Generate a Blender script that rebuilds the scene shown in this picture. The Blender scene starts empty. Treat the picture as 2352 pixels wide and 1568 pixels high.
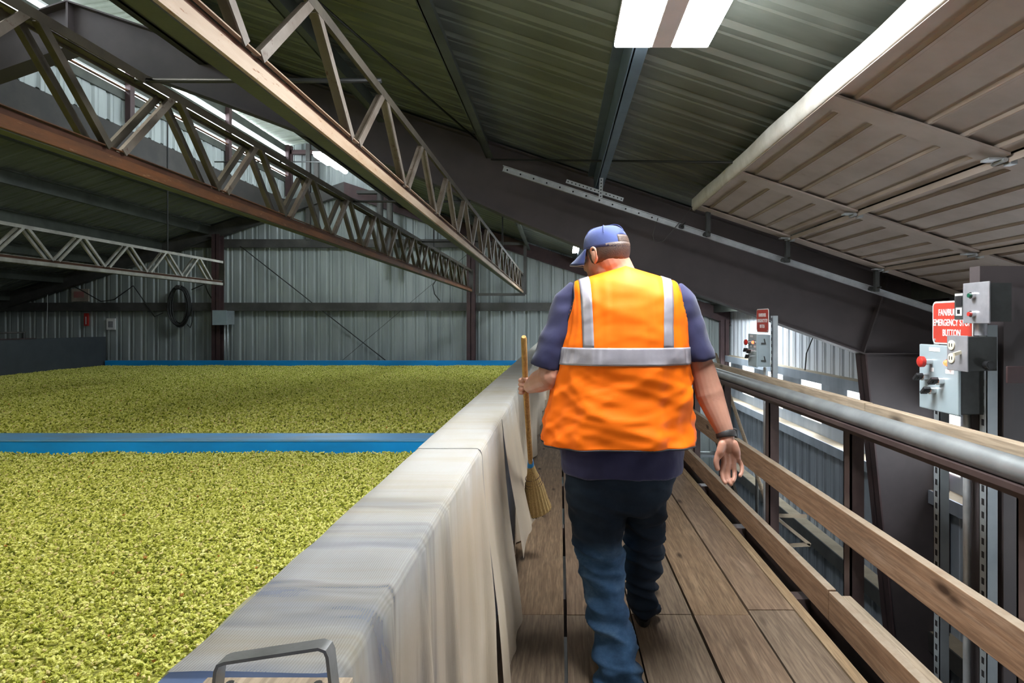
import bpy, bmesh, math, random
import numpy as np
from mathutils import Vector, Matrix, noise as mnoise
random.seed(7); rng = np.random.default_rng(7)
S = bpy.context.scene
COL = S.collection
# ---------------------------------------------------------------- camera
CAMZ, F = 1.39, 1400.0
cd = bpy.data.cameras.new('camera'); cam = bpy.data.objects.new('camera', cd); COL.objects.link(cam)
cd.sensor_width = 36.0; cd.lens = F / 2352 * 36; cd.clip_start = 0.05; cd.clip_end = 200
cam.location = (0, 0, CAMZ); cam.rotation_euler = (math.pi / 2, 0, 0)
cd.shift_x = -110 / 2352; cd.shift_y = -44 / 2352
S.camera = cam
def at(px, py, Y):
    return Vector(((px - 1286) / F * Y, Y, CAMZ - (py - 740) / F * Y))
# ---------------------------------------------------------------- view
S.view_settings.view_transform = 'Standard'; S.view_settings.look = 'None'
S.view_settings.gamma = 1.0; S.view_settings.use_curve_mapping = False
S.view_settings.exposure = 1.3
# ---------------------------------------------------------------- world (overcast daylight outside the shed)
W = bpy.data.worlds.new('overcast'); S.world = W; W.use_nodes = True
bg = W.node_tree.nodes['Background']; bg.inputs[0].default_value = (0.86, 0.93, 1.0, 1); bg.inputs[1].default_value = 8.0
try:
    S.cycles.max_bounces = 7; S.cycles.diffuse_bounces = 3; S.cycles.transparent_max_bounces = 8
    S.cycles.sample_clamp_indirect = 6.0
except Exception: pass
# strengths of the lamps, bed and back ones being added fill (used by the lamp builders below)
LAMP_MAIN, FILL_BACK, FILL_BED, LAMP_FAR, LAMP_GABLE = 40.0, 8.0, 33.0, 85.0, 40.0

# ---------------------------------------------------------------- helpers
def tag(o, label=None, cat=None, group=None, kind=None):
    if label: o['label'] = label
    if cat: o['category'] = cat
    if group: o['group'] = group
    if kind: o['kind'] = kind
    return o
def thing(name, label, cat, loc=(0, 0, 0), group=None):
    o = bpy.data.objects.new(name, None); COL.objects.link(o); o.location = loc
    o.empty_display_size = 0.1
    return tag(o, label, cat, group)
def wloc(o):
    v = Vector((0, 0, 0))
    while o is not None:
        v = v + o.location; o = o.parent
    return v
class MB:
    def __init__(s): s.v = []; s.f = []; s.mi = []; s.m = 0
    def add(s, vs, fs):
        n = len(s.v); s.v += [tuple(p) for p in vs]
        s.f += [tuple(i + n for i in f) for f in fs]; s.mi += [s.m] * len(fs)
        return s
    def box(s, x0, x1, y0, y1, z0, z1):
        vs = [(x, y, z) for z in (z0, z1) for y in (y0, y1) for x in (x0, x1)]
        return s.add(vs, [(0, 2, 3, 1), (4, 5, 7, 6), (0, 1, 5, 4), (2, 6, 7, 3), (0, 4, 6, 2), (1, 3, 7, 5)])
    def bar(s, p, q, w, h, up=(0, 0, 1)):
        p = Vector(p); q = Vector(q); d = (q - p).normalized(); up = Vector(up)
        if abs(d.dot(up)) > 0.98: up = Vector((0, 1, 0))
        a = d.cross(up).normalized(); b = a.cross(d).normalized(); a = a * (w / 2); b = b * (h / 2)
        vs = [p - a - b, p + a - b, p + a + b, p - a + b, q - a - b, q + a - b, q + a + b, q - a + b]
        return s.add(vs, [(0, 3, 2, 1), (4, 5, 6, 7), (0, 1, 5, 4), (1, 2, 6, 5), (2, 3, 7, 6), (3, 0, 4, 7)])
    def tube(s, pts, r, n=10, cap=True, sq=None):
        pts = [Vector(p) for p in pts]; rr = r if isinstance(r, (list, tuple)) else [r] * len(pts)
        vs = []; fs = []; prev = None
        for i, p in enumerate(pts):
            d = (pts[min(i + 1, len(pts) - 1)] - pts[max(i - 1, 0)]).normalized()
            if prev is None:
                u = Vector((0, 0, 1)) if abs(d.z) < 0.9 else Vector((0, 1, 0)); a = d.cross(u).normalized()
            else:
                a = (prev - d * prev.dot(d)).normalized()
            prev = a; b = d.cross(a)
            for k in range(n):
                t = 2 * math.pi * k / n
                vs.append(p + (a * math.cos(t) + b * math.sin(t) * (sq or 1)) * rr[i])
        for i in range(len(pts) - 1):
            for k in range(n):
                fs.append((i * n + k, i * n + (k + 1) % n, (i + 1) * n + (k + 1) % n, (i + 1) * n + k))
        if cap:
            fs.append(tuple(range(n))[::-1]); fs.append(tuple((len(pts) - 1) * n + k for k in range(n)))
        return s.add(vs, fs)
    def poly(s, pts, thick):          # closed outline (list of 3-D points) thickened by a vector
        t = Vector(thick); n = len(pts); a = [Vector(p) for p in pts]; vs = a + [p + t for p in a]
        return s.add(vs, [tuple(range(n)), tuple(range(2 * n - 1, n - 1, -1))] + [(i, i + n, (i + 1) % n + n, (i + 1) % n) for i in range(n)])
    def disc(s, c, axis, r, h, n=16):
        c = Vector(c); ax = Vector(axis).normalized()
        return s.tube([c, c + ax * h], r, n)
    def grid(s, P, closed_u=False):   # P[i][j] points
        nu = len(P); nv = len(P[0]); fs = []
        for i in range(nu if closed_u else nu - 1):
            for j in range(nv - 1):
                i2 = (i + 1) % nu
                fs.append((i * nv + j, i2 * nv + j, i2 * nv + j + 1, i * nv + j + 1))
        return s.add([p for r in P for p in r], fs)
    def ball(s, c, r, nu=16, nv=10, rot=None):
        c = Vector(c); r = r if isinstance(r, (list, tuple)) else (r, r, r); vs = []; fs = []
        for j in range(1, nv):
            ph = math.pi * j / nv
            for i in range(nu):
                th = 2 * math.pi * i / nu
                v = Vector((r[0] * math.sin(ph) * math.cos(th), r[1] * math.sin(ph) * math.sin(th), r[2] * math.cos(ph)))
                vs.append(c + (rot @ v if rot else v))
        vs.append(c + (rot @ Vector((0, 0, r[2])) if rot else Vector((0, 0, r[2]))))
        vs.append(c - (rot @ Vector((0, 0, r[2])) if rot else Vector((0, 0, r[2]))))
        T = len(vs) - 2; B = T + 1
        for i in range(nu):
            i2 = (i + 1) % nu; fs.append((T, i, i2)); fs.append((B, (nv - 2) * nu + i2, (nv - 2) * nu + i))
            for j in range(nv - 2): fs.append((j * nu + i, (j + 1) * nu + i, (j + 1) * nu + i2, j * nu + i2))
        return s.add(vs, fs)
    def limb(s, pts, rad, n=14, ratio=1.0, flat=None):   # closed tapered limb with round ends
        pts = [Vector(p) for p in pts]; P = []; R = []
        d0 = (pts[0] - pts[1]).normalized(); d1 = (pts[-1] - pts[-2]).normalized()
        for t in (0.98, 0.7, 0.35): P.append(pts[0] + d0 * rad[0] * t); R.append(rad[0] * math.sqrt(max(0.02, 1 - t * t)))
        # smooth the middle with catmull-rom
        q = [pts[0]] + pts + [pts[-1]]; rq = [rad[0]] + list(rad) + [rad[-1]]
        for i in range(1, len(q) - 2):
            for k in range(5):
                t = k / 5; a, b, c, d = q[i - 1], q[i], q[i + 1], q[i + 2]
                P.append(0.5 * ((2 * b) + (c - a) * t + (2 * a - 5 * b + 4 * c - d) * t * t + (3 * b - a - 3 * c + d) * t ** 3))
                R.append(rq[i] * (1 - t) + rq[i + 1] * t)
        P.append(pts[-1]); R.append(rad[-1])
        for t in (0.35, 0.7, 0.98): P.append(pts[-1] + d1 * rad[-1] * t); R.append(rad[-1] * math.sqrt(max(0.02, 1 - t * t)))
        return s.tube(P, R, n, True, ratio if ratio != 1.0 else None)
    def build(s, name, mat, parent=None, smooth=None, bevel=0, label=None):
        me = bpy.data.meshes.new(name); off = wloc(parent) if parent else Vector((0, 0, 0))
        me.from_pydata([(p[0] - off.x, p[1] - off.y, p[2] - off.z) for p in s.v], [], s.f)
        mats = mat if isinstance(mat, (list, tuple)) else [mat]
        for m in mats: me.materials.append(m)
        if len(mats) > 1: me.polygons.foreach_set('material_index', s.mi)
        me.validate(); me.update()
        if smooth: 
            me.polygons.foreach_set('use_smooth', [True] * len(me.polygons))
            if smooth is not True:
                try: me.set_sharp_from_angle(angle=math.radians(smooth))
                except Exception: pass
        o = bpy.data.objects.new(name, me); COL.objects.link(o)
        if parent: o.parent = parent
        if bevel:
            b = o.modifiers.new('bevel', 'BEVEL'); b.width = bevel; b.segments = 2; b.limit_method = 'ANGLE'
        if label: o['label'] = label
        return o
def fix_normals(o):
    bm = bmesh.new(); bm.from_mesh(o.data); bmesh.ops.recalc_face_normals(bm, faces=bm.faces); bm.to_mesh(o.data); bm.free()
def remesh(mb, name, mat, parent, voxel, smooth_iter=4, fold=None, smooth_factor=0.5):
    """fuse overlapping closed shapes into one continuous surface"""
    me = bpy.data.meshes.new('t'); me.from_pydata([tuple(p) for p in mb.v], [], mb.f); me.update()
    bm = bmesh.new(); bm.from_mesh(me); bmesh.ops.recalc_face_normals(bm, faces=bm.faces); bm.to_mesh(me); bm.free()
    t = bpy.data.objects.new('t', me); COL.objects.link(t)
    m = t.modifiers.new('r', 'REMESH'); m.mode = 'VOXEL'; m.voxel_size = voxel
    if smooth_iter:
        k = t.modifiers.new('s', 'SMOOTH'); k.factor = smooth_factor; k.iterations = smooth_iter
    bpy.context.view_layer.update()
    dg = bpy.context.evaluated_depsgraph_get(); ev = t.evaluated_get(dg)
    out = bpy.data.meshes.new_from_object(ev, depsgraph=dg)
    bpy.data.objects.remove(t)
    n = len(out.vertices); co = np.empty(n * 3); out.vertices.foreach_get('co', co); co = co.reshape(-1, 3)
    if fold:
        no = np.empty(n * 3); out.vertices.foreach_get('normal', no); no = no.reshape(-1, 3)
        co = co + no * fold(co, no)[:, None]
    off = wloc(parent) if parent else Vector((0, 0, 0))
    co = co - np.array(off)
    out.vertices.foreach_set('co', co.ravel())
    out.materials.clear(); out.materials.append(mat)
    out.polygons.foreach_set('use_smooth', [True] * len(out.polygons)); out.update(); out.name = name
    o = bpy.data.objects.new(name, out); COL.objects.link(o)
    if parent: o.parent = parent
    return o
def copy_tree(o, parent=None):
    c = o.copy(); COL.objects.link(c)
    if parent is not None: c.parent = parent
    for ch in list(o.children): copy_tree(ch, c)
    return c

# ---------------------------------------------------------------- materials
def nodes(name):
    m = bpy.data.materials.new(name); m.use_nodes = True; nt = m.node_tree
    return m, nt, nt.nodes['Principled BSDF']
def L(nt, a, b): nt.links.new(a, b)
def coords(nt, scale=(1, 1, 1), rot=(0, 0, 0)):
    tc = nt.nodes.new('ShaderNodeTexCoord'); mp = nt.nodes.new('ShaderNodeMapping')
    mp.inputs['Scale'].default_value = scale; mp.inputs['Rotation'].default_value = rot
    L(nt, tc.outputs['Object'], mp.inputs['Vector']); return mp.outputs['Vector']
def noise(nt, vec, scale, detail=4, rough=0.6, dist=0):
    n = nt.nodes.new('ShaderNodeTexNoise'); n.inputs['Scale'].default_value = scale
    n.inputs['Detail'].default_value = detail; n.inputs['Roughness'].default_value = rough; n.inputs['Distortion'].default_value = dist
    L(nt, vec, n.inputs['Vector']); return n.outputs['Fac']
def ramp(nt, fac, stops):
    r = nt.nodes.new('ShaderNodeValToRGB'); el = r.color_ramp.elements
    while len(el) < len(stops): el.new(0.5)
    for e, (p, c) in zip(el, stops):
        e.position = p; e.color = (c[0], c[1], c[2], 1) if isinstance(c, (tuple, list)) else (c, c, c, 1)
    L(nt, fac, r.inputs[0]); return r.outputs[0]
def mix(nt, fac, a, b, mode='MIX'):
    m = nt.nodes.new('ShaderNodeMix'); m.data_type = 'RGBA'; m.blend_type = mode
    for s, v in ((m.inputs[0], fac), (m.inputs[6], a), (m.inputs[7], b)):
        if isinstance(v, (int, float)): s.default_value = v
        elif isinstance(v, (tuple, list)): s.default_value = (v[0], v[1], v[2], 1)
        else: L(nt, v, s)
    return m.outputs[2]
def bump(nt, bsdf, h, strength=0.3, dist=0.01):
    b = nt.nodes.new('ShaderNodeBump'); b.inputs['Strength'].default_value = strength; b.inputs['Distance'].default_value = dist
    L(nt, h, b.inputs['Height']); L(nt, b.outputs[0], bsdf.inputs['Normal'])
def pbr(name, c1, c2=None, scale=3.0, rough=0.6, metal=0.0, bmp=0.15, bscale=40, stretch=(1, 1, 1), spots=None, spot_scale=8, spot_at=0.62, lo=0.35, hi=0.65, spec=None):
    m, nt, b = nodes(name); v = coords(nt, stretch)
    c2 = c2 or tuple(x * 0.75 for x in c1)
    col = ramp(nt, noise(nt, v, scale), [(lo, c1), (hi, c2)])
    if spots:
        col = mix(nt, ramp(nt, noise(nt, v, spot_scale, 6, 0.7), [(spot_at, 0.0), (min(1, spot_at + 0.08), 1.0)]), col, spots)
    L(nt, col, b.inputs['Base Color']); b.inputs['Roughness'].default_value = rough; b.inputs['Metallic'].default_value = metal
    if spec is not None: b.inputs['Specular IOR Level'].default_value = spec
    if bmp: bump(nt, b, noise(nt, v, bscale, 3), bmp, 0.004)
    return m
def emit(name, col, strength):
    m, nt, b = nodes(name); b.inputs['Base Color'].default_value = (*col, 1)
    b.inputs['Emission Color'].default_value = (*col, 1); b.inputs['Emission Strength'].default_value = strength
    return m
def wood(name, c_lo, c_mid, c_hi, axis=1, knots=True, scale=1.0, plankw=None, bmp=0.4, dust=False):
    """sawn timber, grain along the given axis; plankw: colour changes per plank of that width across x"""
    m, nt, b = nodes(name)
    st = [14 * scale, 14 * scale, 14 * scale]; st[axis] = 0.8 * scale
    v = coords(nt, tuple(st)); v2 = coords(nt)
    g = noise(nt, v, 2.0, 8, 0.65, 0.8)
    g2 = noise(nt, v, 7.0, 4, 0.6, 0.2)
    col = ramp(nt, g, [(0.28, c_lo), (0.5, c_mid), (0.72, c_hi)])
    col = mix(nt, ramp(nt, g2, [(0.42, 0.0), (0.60, 0.68)]), col, tuple(x * 0.45 for x in c_mid), 'MIX')
    dirt = ramp(nt, noise(nt, v2, 2.3, 6, 0.7), [(0.35, 0.0), (0.7, 0.55)])
    col = mix(nt, dirt, col, tuple(0.45 * x + 0.5 * y for x, y in zip(c_lo, c_mid)))
    if knots:
        vk = coords(nt, (6 if axis != 0 else 2.2, 6 if axis != 1 else 2.2, 6))
        vo = nt.nodes.new('ShaderNodeTexVoronoi'); vo.inputs['Scale'].default_value = 0.9 * scale; L(nt, vk, vo.inputs['Vector'])
        k = ramp(nt, vo.outputs['Distance'], [(0.05, 1.0), (0.15, 0.0)])
        col = mix(nt, k, col, tuple(x * 0.3 for x in c_lo))
    if dust:      # settled dust lies on the upward faces
        ge = nt.nodes.new('ShaderNodeNewGeometry'); sp = nt.nodes.new('ShaderNodeSeparateXYZ'); L(nt, ge.outputs['True Normal'], sp.inputs[0])
        dn = ramp(nt, noise(nt, v2, 9, 5, .7), [(.25, .35), (.7, .95)])
        f = nt.nodes.new('ShaderNodeMath'); f.operation = 'GREATER_THAN'; f.inputs[1].default_value = .7; L(nt, sp.outputs['Z'], f.inputs[0])
        f2 = nt.nodes.new('ShaderNodeMath'); f2.operation = 'MULTIPLY'; L(nt, f.outputs[0], f2.inputs[0]); L(nt, dn, f2.inputs[1])
        col = mix(nt, f2.outputs[0], col, (0.42, 0.345, 0.26))
    L(nt, col, b.inputs['Base Color']); b.inputs['Roughness'].default_value = 0.75; b.inputs['Specular IOR Level'].default_value = 0.25
    bump(nt, b, g, bmp, 0.003)
    return m

M = {}
M['roof'] = pbr('roof_sheet', (0.205, 0.225, 0.195), (0.145, 0.16, 0.135), 1.2, 0.42, 0.25, 0.05, 20, (0.4, 3, 3), spec=0.5)
M['monitor_roof'] = pbr('monitor_sheet', (0.62, 0.68, 0.6), (0.5, 0.56, 0.48), 2, 0.5, 0.1, 0.05)
M['wall'] = pbr('wall_sheet', (0.36, 0.40, 0.39), (0.27, 0.305, 0.30), 1.4, 0.5, 0.15, 0.05, 20, (3, 3, 0.35), spots=(0.17, 0.14, 0.12), spot_scale=2.0, spot_at=0.68)
M['wall_daylit'] = pbr('wall_sheet_daylit', (0.84, 0.88, 0.93), (0.76, 0.80, 0.86), 1.4, 0.5, 0.0, 0.03, 20, (3, 3, 0.35))  # daylight brightness of the upper right wall put into a near-white colour
M['wall_low'] = pbr('wall_sheet_grey_blue', (0.45, 0.5, 0.56), (0.34, 0.38, 0.44), 1.4, 0.5, 0.2, 0.05, 20, (3, 3, 0.35))
M['frame'] = pbr('frame_steel_primer', (0.085, 0.068, 0.069), (0.06, 0.049, 0.051), 1.6, 0.55, 0.1, 0.1, 30, spots=(0.16, 0.08, 0.05), spot_scale=1.3, spot_at=0.66)
M['purlin'] = pbr('purlin_steel', (0.075, 0.085, 0.07), (0.045, 0.05, 0.042), 3, 0.55, 0.2, 0.1)
M['purlin_blue'] = pbr('purlin_steel_bluish', (0.14, 0.19, 0.24), (0.10, 0.14, 0.18), 3, 0.5, 0.3, 0.1)
M['girt'] = pbr('girt_steel', (0.085, 0.082, 0.075), (0.05, 0.047, 0.045), 3, 0.6, 0.1, 0.1)
M['redox'] = pbr('red_oxide_steel', (0.075, 0.04, 0.04), (0.05, 0.028, 0.03), 3, 0.6, 0.1, 0.1)
M['rust'] = pbr('rusty_channel', (0.19, 0.07, 0.022), (0.085, 0.038, 0.018), 4, 0.75, 0.0, 0.4, 60, (3, 0.6, 3), spots=(0.25, 0.13, 0.06), spot_scale=14, spot_at=0.6)
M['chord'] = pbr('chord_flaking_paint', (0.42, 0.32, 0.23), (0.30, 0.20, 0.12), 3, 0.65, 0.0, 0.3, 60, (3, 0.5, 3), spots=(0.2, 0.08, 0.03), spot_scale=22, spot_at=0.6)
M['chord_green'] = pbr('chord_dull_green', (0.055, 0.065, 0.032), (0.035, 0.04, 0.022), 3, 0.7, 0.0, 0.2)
M['web'] = pbr('truss_web_paint', (0.21, 0.18, 0.15), (0.12, 0.095, 0.072), 5, 0.6, 0.1, 0.3, 60, spots=(0.09, 0.05, 0.03), spot_scale=26, spot_at=0.58)
M['web_dark'] = pbr('truss_web_dark', (0.10, 0.085, 0.06), (0.055, 0.045, 0.033), 5, 0.7, 0.0, 0.3, 60)
M['truss_pale'] = pbr('truss_pale_paint', (0.36, 0.35, 0.32), (0.22, 0.21, 0.19), 5, 0.6, 0.1, 0.2)
M['galv'] = pbr('galvanised', (0.55, 0.58, 0.6), (0.43, 0.46, 0.48), 12, 0.42, 0.55, 0.06, 80)
M['strut'] = pbr('painted_strut', (0.36, 0.40, 0.42), (0.29, 0.33, 0.35), 6, 0.45, 0.3, 0.05)
M['hole'] = pbr('dark_hole', (0.012, 0.012, 0.014), None, 3, 0.9, 0, 0)
M['door'] = pbr('door_sheet_tan', (0.47, 0.40, 0.35), (0.38, 0.315, 0.265), 2.5, 0.6, 0.05, 0.1, 30, spots=(0.3, 0.24, 0.18), spot_scale=5, spot_at=0.66)
M['groove'] = pbr('door_groove_rust', (0.22, 0.13, 0.085), (0.14, 0.08, 0.05), 4, 0.8, 0, 0.2)
M['seal'] = pbr('dusty_white_seal', (0.72, 0.70, 0.65), (0.55, 0.52, 0.46), 6, 0.7, 0, 0.3, 30, spots=(0.25, 0.22, 0.2), spot_scale=7, spot_at=0.66)
M['pipe'] = pbr('weathered_zinc_pipe', (0.34, 0.355, 0.355), (0.25, 0.265, 0.265), 7, 0.45, 0.5, 0.1, 60, spots=(0.30, 0.28, 0.25), spot_scale=18, spot_at=0.62)
M['brown_steel'] = pbr('brown_steel', (0.085, 0.058, 0.052), (0.06, 0.038, 0.036), 6, 0.5, 0.2, 0.1)
M['blue'] = pbr('blue_paint', (0.006, 0.29, 0.74), (0.005, 0.22, 0.58), 1.2, 0.35, 0.0, 0.05, 10, (1, 3, 3), spots=(0.10, 0.13, 0.16), spot_scale=1.0, spot_at=0.64)
M['blue_top'] = pbr('blue_paint_worn', (0.10, 0.37, 0.74), (0.17, 0.30, 0.46), 2.2, 0.4, 0.1, 0.05, 10, (1, 3, 3))
M['blue_core'] = pbr('blue_steel_cap', (0.07, 0.12, 0.26), (0.12, 0.15, 0.22), 3, 0.45, 0.1, 0.05)
M['slate'] = pbr('slate_paint', (0.052, 0.062, 0.072), (0.038, 0.045, 0.053), 2, 0.5, 0.0, 0.1)
M['plank'] = wood('walkway_plank', (0.125, 0.080, 0.050), (0.235, 0.158, 0.104), (0.34, 0.245, 0.17))
M['plank_edge'] = wood('walkway_strip', (0.24, 0.155, 0.08), (0.36, 0.25, 0.15), (0.45, 0.33, 0.20))
M['board'] = wood('rail_board', (0.15, 0.075, 0.038), (0.285, 0.17, 0.10), (0.38, 0.26, 0.18), dust=True)
M['board_dust'] = wood('dusty_board', (0.30, 0.225, 0.155), (0.42, 0.33, 0.235), (0.50, 0.40, 0.30))
M['ledge'] = pbr('dusty_ledge', (0.50, 0.42, 0.31), (0.38, 0.31, 0.22), 3, 0.85, 0, 0.2)
M['ground'] = pbr('dusty_ground_slab', (0.11, 0.10, 0.09), (0.07, 0.065, 0.06), 1.0, 0.85, 0, 0.3)
M['black'] = pbr('black_plastic', (0.02, 0.02, 0.022), None, 5, 0.4, 0, 0)
M['dark_box'] = pbr('dark_grey_box', (0.055, 0.06, 0.058), (0.035, 0.037, 0.036), 9, 0.6, 0.2, 0.1)
M['panel'] = pbr('panel_enamel', (0.34, 0.41, 0.44), (0.30, 0.37, 0.40), 5, 0.35, 0.05, 0.03)
M['plate'] = pbr('brushed_plate', (0.50, 0.50, 0.53), (0.34, 0.34, 0.37), 9, 0.38, 0.6, 0.08, 60)
M['chrome'] = pbr('chrome', (0.7, 0.7, 0.7), (0.5, 0.5, 0.5), 9, 0.2, 0.95, 0)
M['red'] = pbr('red_enamel', (0.50, 0.03, 0.02), (0.42, 0.025, 0.02), 9, 0.35, 0, 0)
M['green'] = pbr('green_enamel', (0.01, 0.09, 0.05), None, 9, 0.35, 0, 0)
M['red_lamp'] = emit('red_pilot_lamp', (1.0, 0.06, 0.02), 4.0)
M['white'] = pbr('white_paint', (0.78, 0.78, 0.77), (0.7, 0.7, 0.69), 5, 0.5, 0, 0)
M['ivory'] = pbr('ivory_plastic', (0.72, 0.66, 0.5), (0.65, 0.6, 0.45), 9, 0.4, 0, 0)
M['lamp_main'] = emit('lit_diffuser', (0.93, 0.97, 1.0), LAMP_MAIN)
M['fill_back'] = emit('fill_diffuser_walkway', (0.95, 0.98, 1.0), FILL_BACK)
M['fill_bed'] = emit('fill_diffuser_bed', (1.0, 0.98, 0.86), FILL_BED)
M['lamp_far'] = emit('lit_diffuser_far', (0.85, 0.94, 1.0), LAMP_FAR)
M['lamp_gable'] = emit('lit_tube', (0.85, 0.95, 1.0), LAMP_GABLE)
M['lamp_body'] = pbr('lamp_housing', (0.62, 0.55, 0.55), (0.55, 0.5, 0.5), 5, 0.5, 0.1, 0)
M['cable'] = pbr('black_cable', (0.02, 0.021, 0.021), None, 5, 0.5, 0, 0)
M['straw'] = pbr('broom_straw', (0.50, 0.35, 0.13), (0.30, 0.19, 0.07), 30, 0.8, 0, 0.5, 90, (8, 8, 0.6))
M['straw_tip'] = pbr('broom_straw_dirty_tip', (0.10, 0.065, 0.03), (0.05, 0.035, 0.02), 30, 0.85, 0, 0.5, 90, (8, 8, 0.6))
M['broomstick'] = wood('broom_handle', (0.36, 0.19, 0.06), (0.55, 0.31, 0.10), (0.62, 0.38, 0.15), 2, False, 1.0, None, 0.1)
# ================================================================ the shed
PEAKX, PEAKZ, PITCH = -5.26, 4.83, 0.333
XR, XL, YB = 4.2, -14.72, 15.0            # side walls, back wall
def roofz(x): return PEAKZ - PITCH * abs(x - PEAKX)
MON0, MON1, MONZ = -6.70, -3.80, 5.72     # ridge monitor: side walls and eave height
YN = -3.0                                 # near end of what is built
GZ = -4.2                                 # ground level below the walkway
def rib_profile(a, b, pitch=0.305, depth=0.03, off=0.0):
    """trapezoid rib profile from a to b: list of (s, height)"""
    out = []; s = a + off; out.append((a, 0))
    while s + 0.1 < b:
        for ds, h in ((0.10, 0), (0.125, depth), (0.165, depth), (0.19, 0), (0.225, 0), (0.235, 0.008), (0.255, 0.008), (0.265, 0)):
            if a < s + ds < b: out.append((s + ds, h))
        s += pitch
    out.append((b, 0)); return out
def top_end(x):
    return MONZ + 0.25 - 0.12 * abs(x - PEAKX) if MON0 < x < MON1 else roofz(x)
# back (gable) wall: ribbed sheet, ribs stand back from the room
mb = MB(); pr = rib_profile(XL, XR); P = []
xs = sorted(set([p for p in pr] + [(MON0 - .001, 0), (MON0 + .001, 0), (MON1 - .001, 0), (MON1 + .001, 0), (PEAKX, 0)]))
for x, h in xs: P.append([(x, YB + 0.05 + h, GZ), (x, YB + 0.05 + h, top_end(x) + 0.05)])
mb.grid(P); w = mb.build('wall_back', M['wall']); tag(w, kind='structure')
# front end closes the shed behind the camera
mb = MB(); P = []
for x, h in xs: P.append([(x, YN - h, GZ), (x, YN - h, top_end(x) + 0.05)])
mb.grid(P); w = mb.build('wall_front', M['wall']); tag(w, kind='structure')
# left side wall
mb = MB(); mb.grid([[(XL - h, y, GZ), (XL - h, y, roofz(XL) + 0.05)] for y, h in rib_profile(YN, YB + .05)])
w = mb.build('wall_left', M['wall']); tag(w, kind='structure')
# right side wall: upper sheet, band with window openings, lower sheet
WIN = [(-0.9 + 1.7 * k - 0.40, -0.9 + 1.7 * k + 0.40) for k in range(0, 9)]
WIN = [(13.6 - 1.7 * k - 0.42, 13.6 - 1.7 * k + 0.42) for k in range(9)][::-1]
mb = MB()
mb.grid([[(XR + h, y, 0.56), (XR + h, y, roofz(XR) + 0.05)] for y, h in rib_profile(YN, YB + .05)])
w = mb.build('wall_right', M['wall_daylit']); tag(w, kind='structure')
mb = MB(); mb.grid([[(XR + h, y, GZ), (XR + h, y, -0.42)] for y, h in rib_profile(YN, YB + .05)])
w = mb.build('wall_right_lower', M['wall_low']); tag(w, kind='structure')
mb = MB(); mb.box(XR, XR + .04, YN, YB, 0.47, 0.56); mb.box(XR, XR + .04, YN, YB, -0.42, -0.25)
e = [YN] + [v for a in WIN for v in a] + [YB]
for a, b in zip(e[::2], e[1::2]):
    if b > a: mb.box(XR, XR + .04, a, b, -0.25, 0.47)
w = mb.build('wall_right_band', M['wall_low']); tag(w, kind='structure')
for i, (a, b) in enumerate(WIN):
    mb = MB()
    for q in ((a, a + .015, -.25, .47), (b - .015, b, -.25, .47), (a + .015, b - .015, -.25, -.235), (a + .015, b - .015, .455, .47)): mb.box(XR + .001, XR + .039, *q)
    w = mb.build('window_%d' % (i + 1), M['white']); tag(w, kind='structure')
# girts (dusty ledges) along the right wall
for nm, z, mat in (('trim_1', 0.59, M['wall_low']), ('trim_2', -0.42, M['wall_low']), ('trim_3', -1.95, M['girt'])):
    mb = MB(); mb.box(XR - 0.20, XR - 0.001, YN + .1, YB - .1, z - 0.02, z); mb.m = 1; mb.box(XR - 0.22, XR - 0.20, YN + .1, YB - .1, z - (0.14 if nm != 'trim_3' else .2), z)
    mb.m = 1
    w = mb.build(nm, [M['ledge'], mat]); tag(w, kind='structure')
# ground far below, seen past the walkway
mb = MB(); mb.box(XL, XR + .1, YN, YB + .05, GZ - .1, GZ); w = mb.build('floor_ground', M['ground']); tag(w, kind='structure')
# roof sheets, ribs run down the slope; open along the ridge under the monitor
def roof_sheet(x_eave, x_top, name):
    mb = MB(); P = []
    for y, h in rib_profile(YN, YB + .1, 0.305, 0.024): P.append([(x_eave, y, roofz(x_eave) + 0.03 + h), (x_top, y, roofz(x_top) + 0.03 + h)])
    mb.grid(P); o = mb.build(name, M['roof']); tag(o, kind='structure')
roof_sheet(XR + .1, MON1, 'ceiling_right'); roof_sheet(XL - .1, MON0, 'ceiling_left')
# ridge monitor
mb = MB()
P = [[(MON0 - .15, y, MONZ + h), (PEAKX, y, MONZ + .25 + h), (MON1 + .15, y, MONZ + h)] for y, h in rib_profile(YN, YB + .1, .305, .03)]
mb.grid(P); o = mb.build('ceiling_monitor', M['monitor_roof']); tag(o, kind='structure')
zs = roofz(MON0) + .03
for nm, x, s in (('wall_monitor_left', MON0, -1), ('wall_monitor_right', MON1, 1)):
    mb = MB(); mb.grid([[(x + s * h, y, zs), (x + s * h, y, 4.80)] for y, h in rib_profile(YN, YB + .1)])
    o = mb.build(nm, M['wall']); tag(o, kind='structure')
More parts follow.
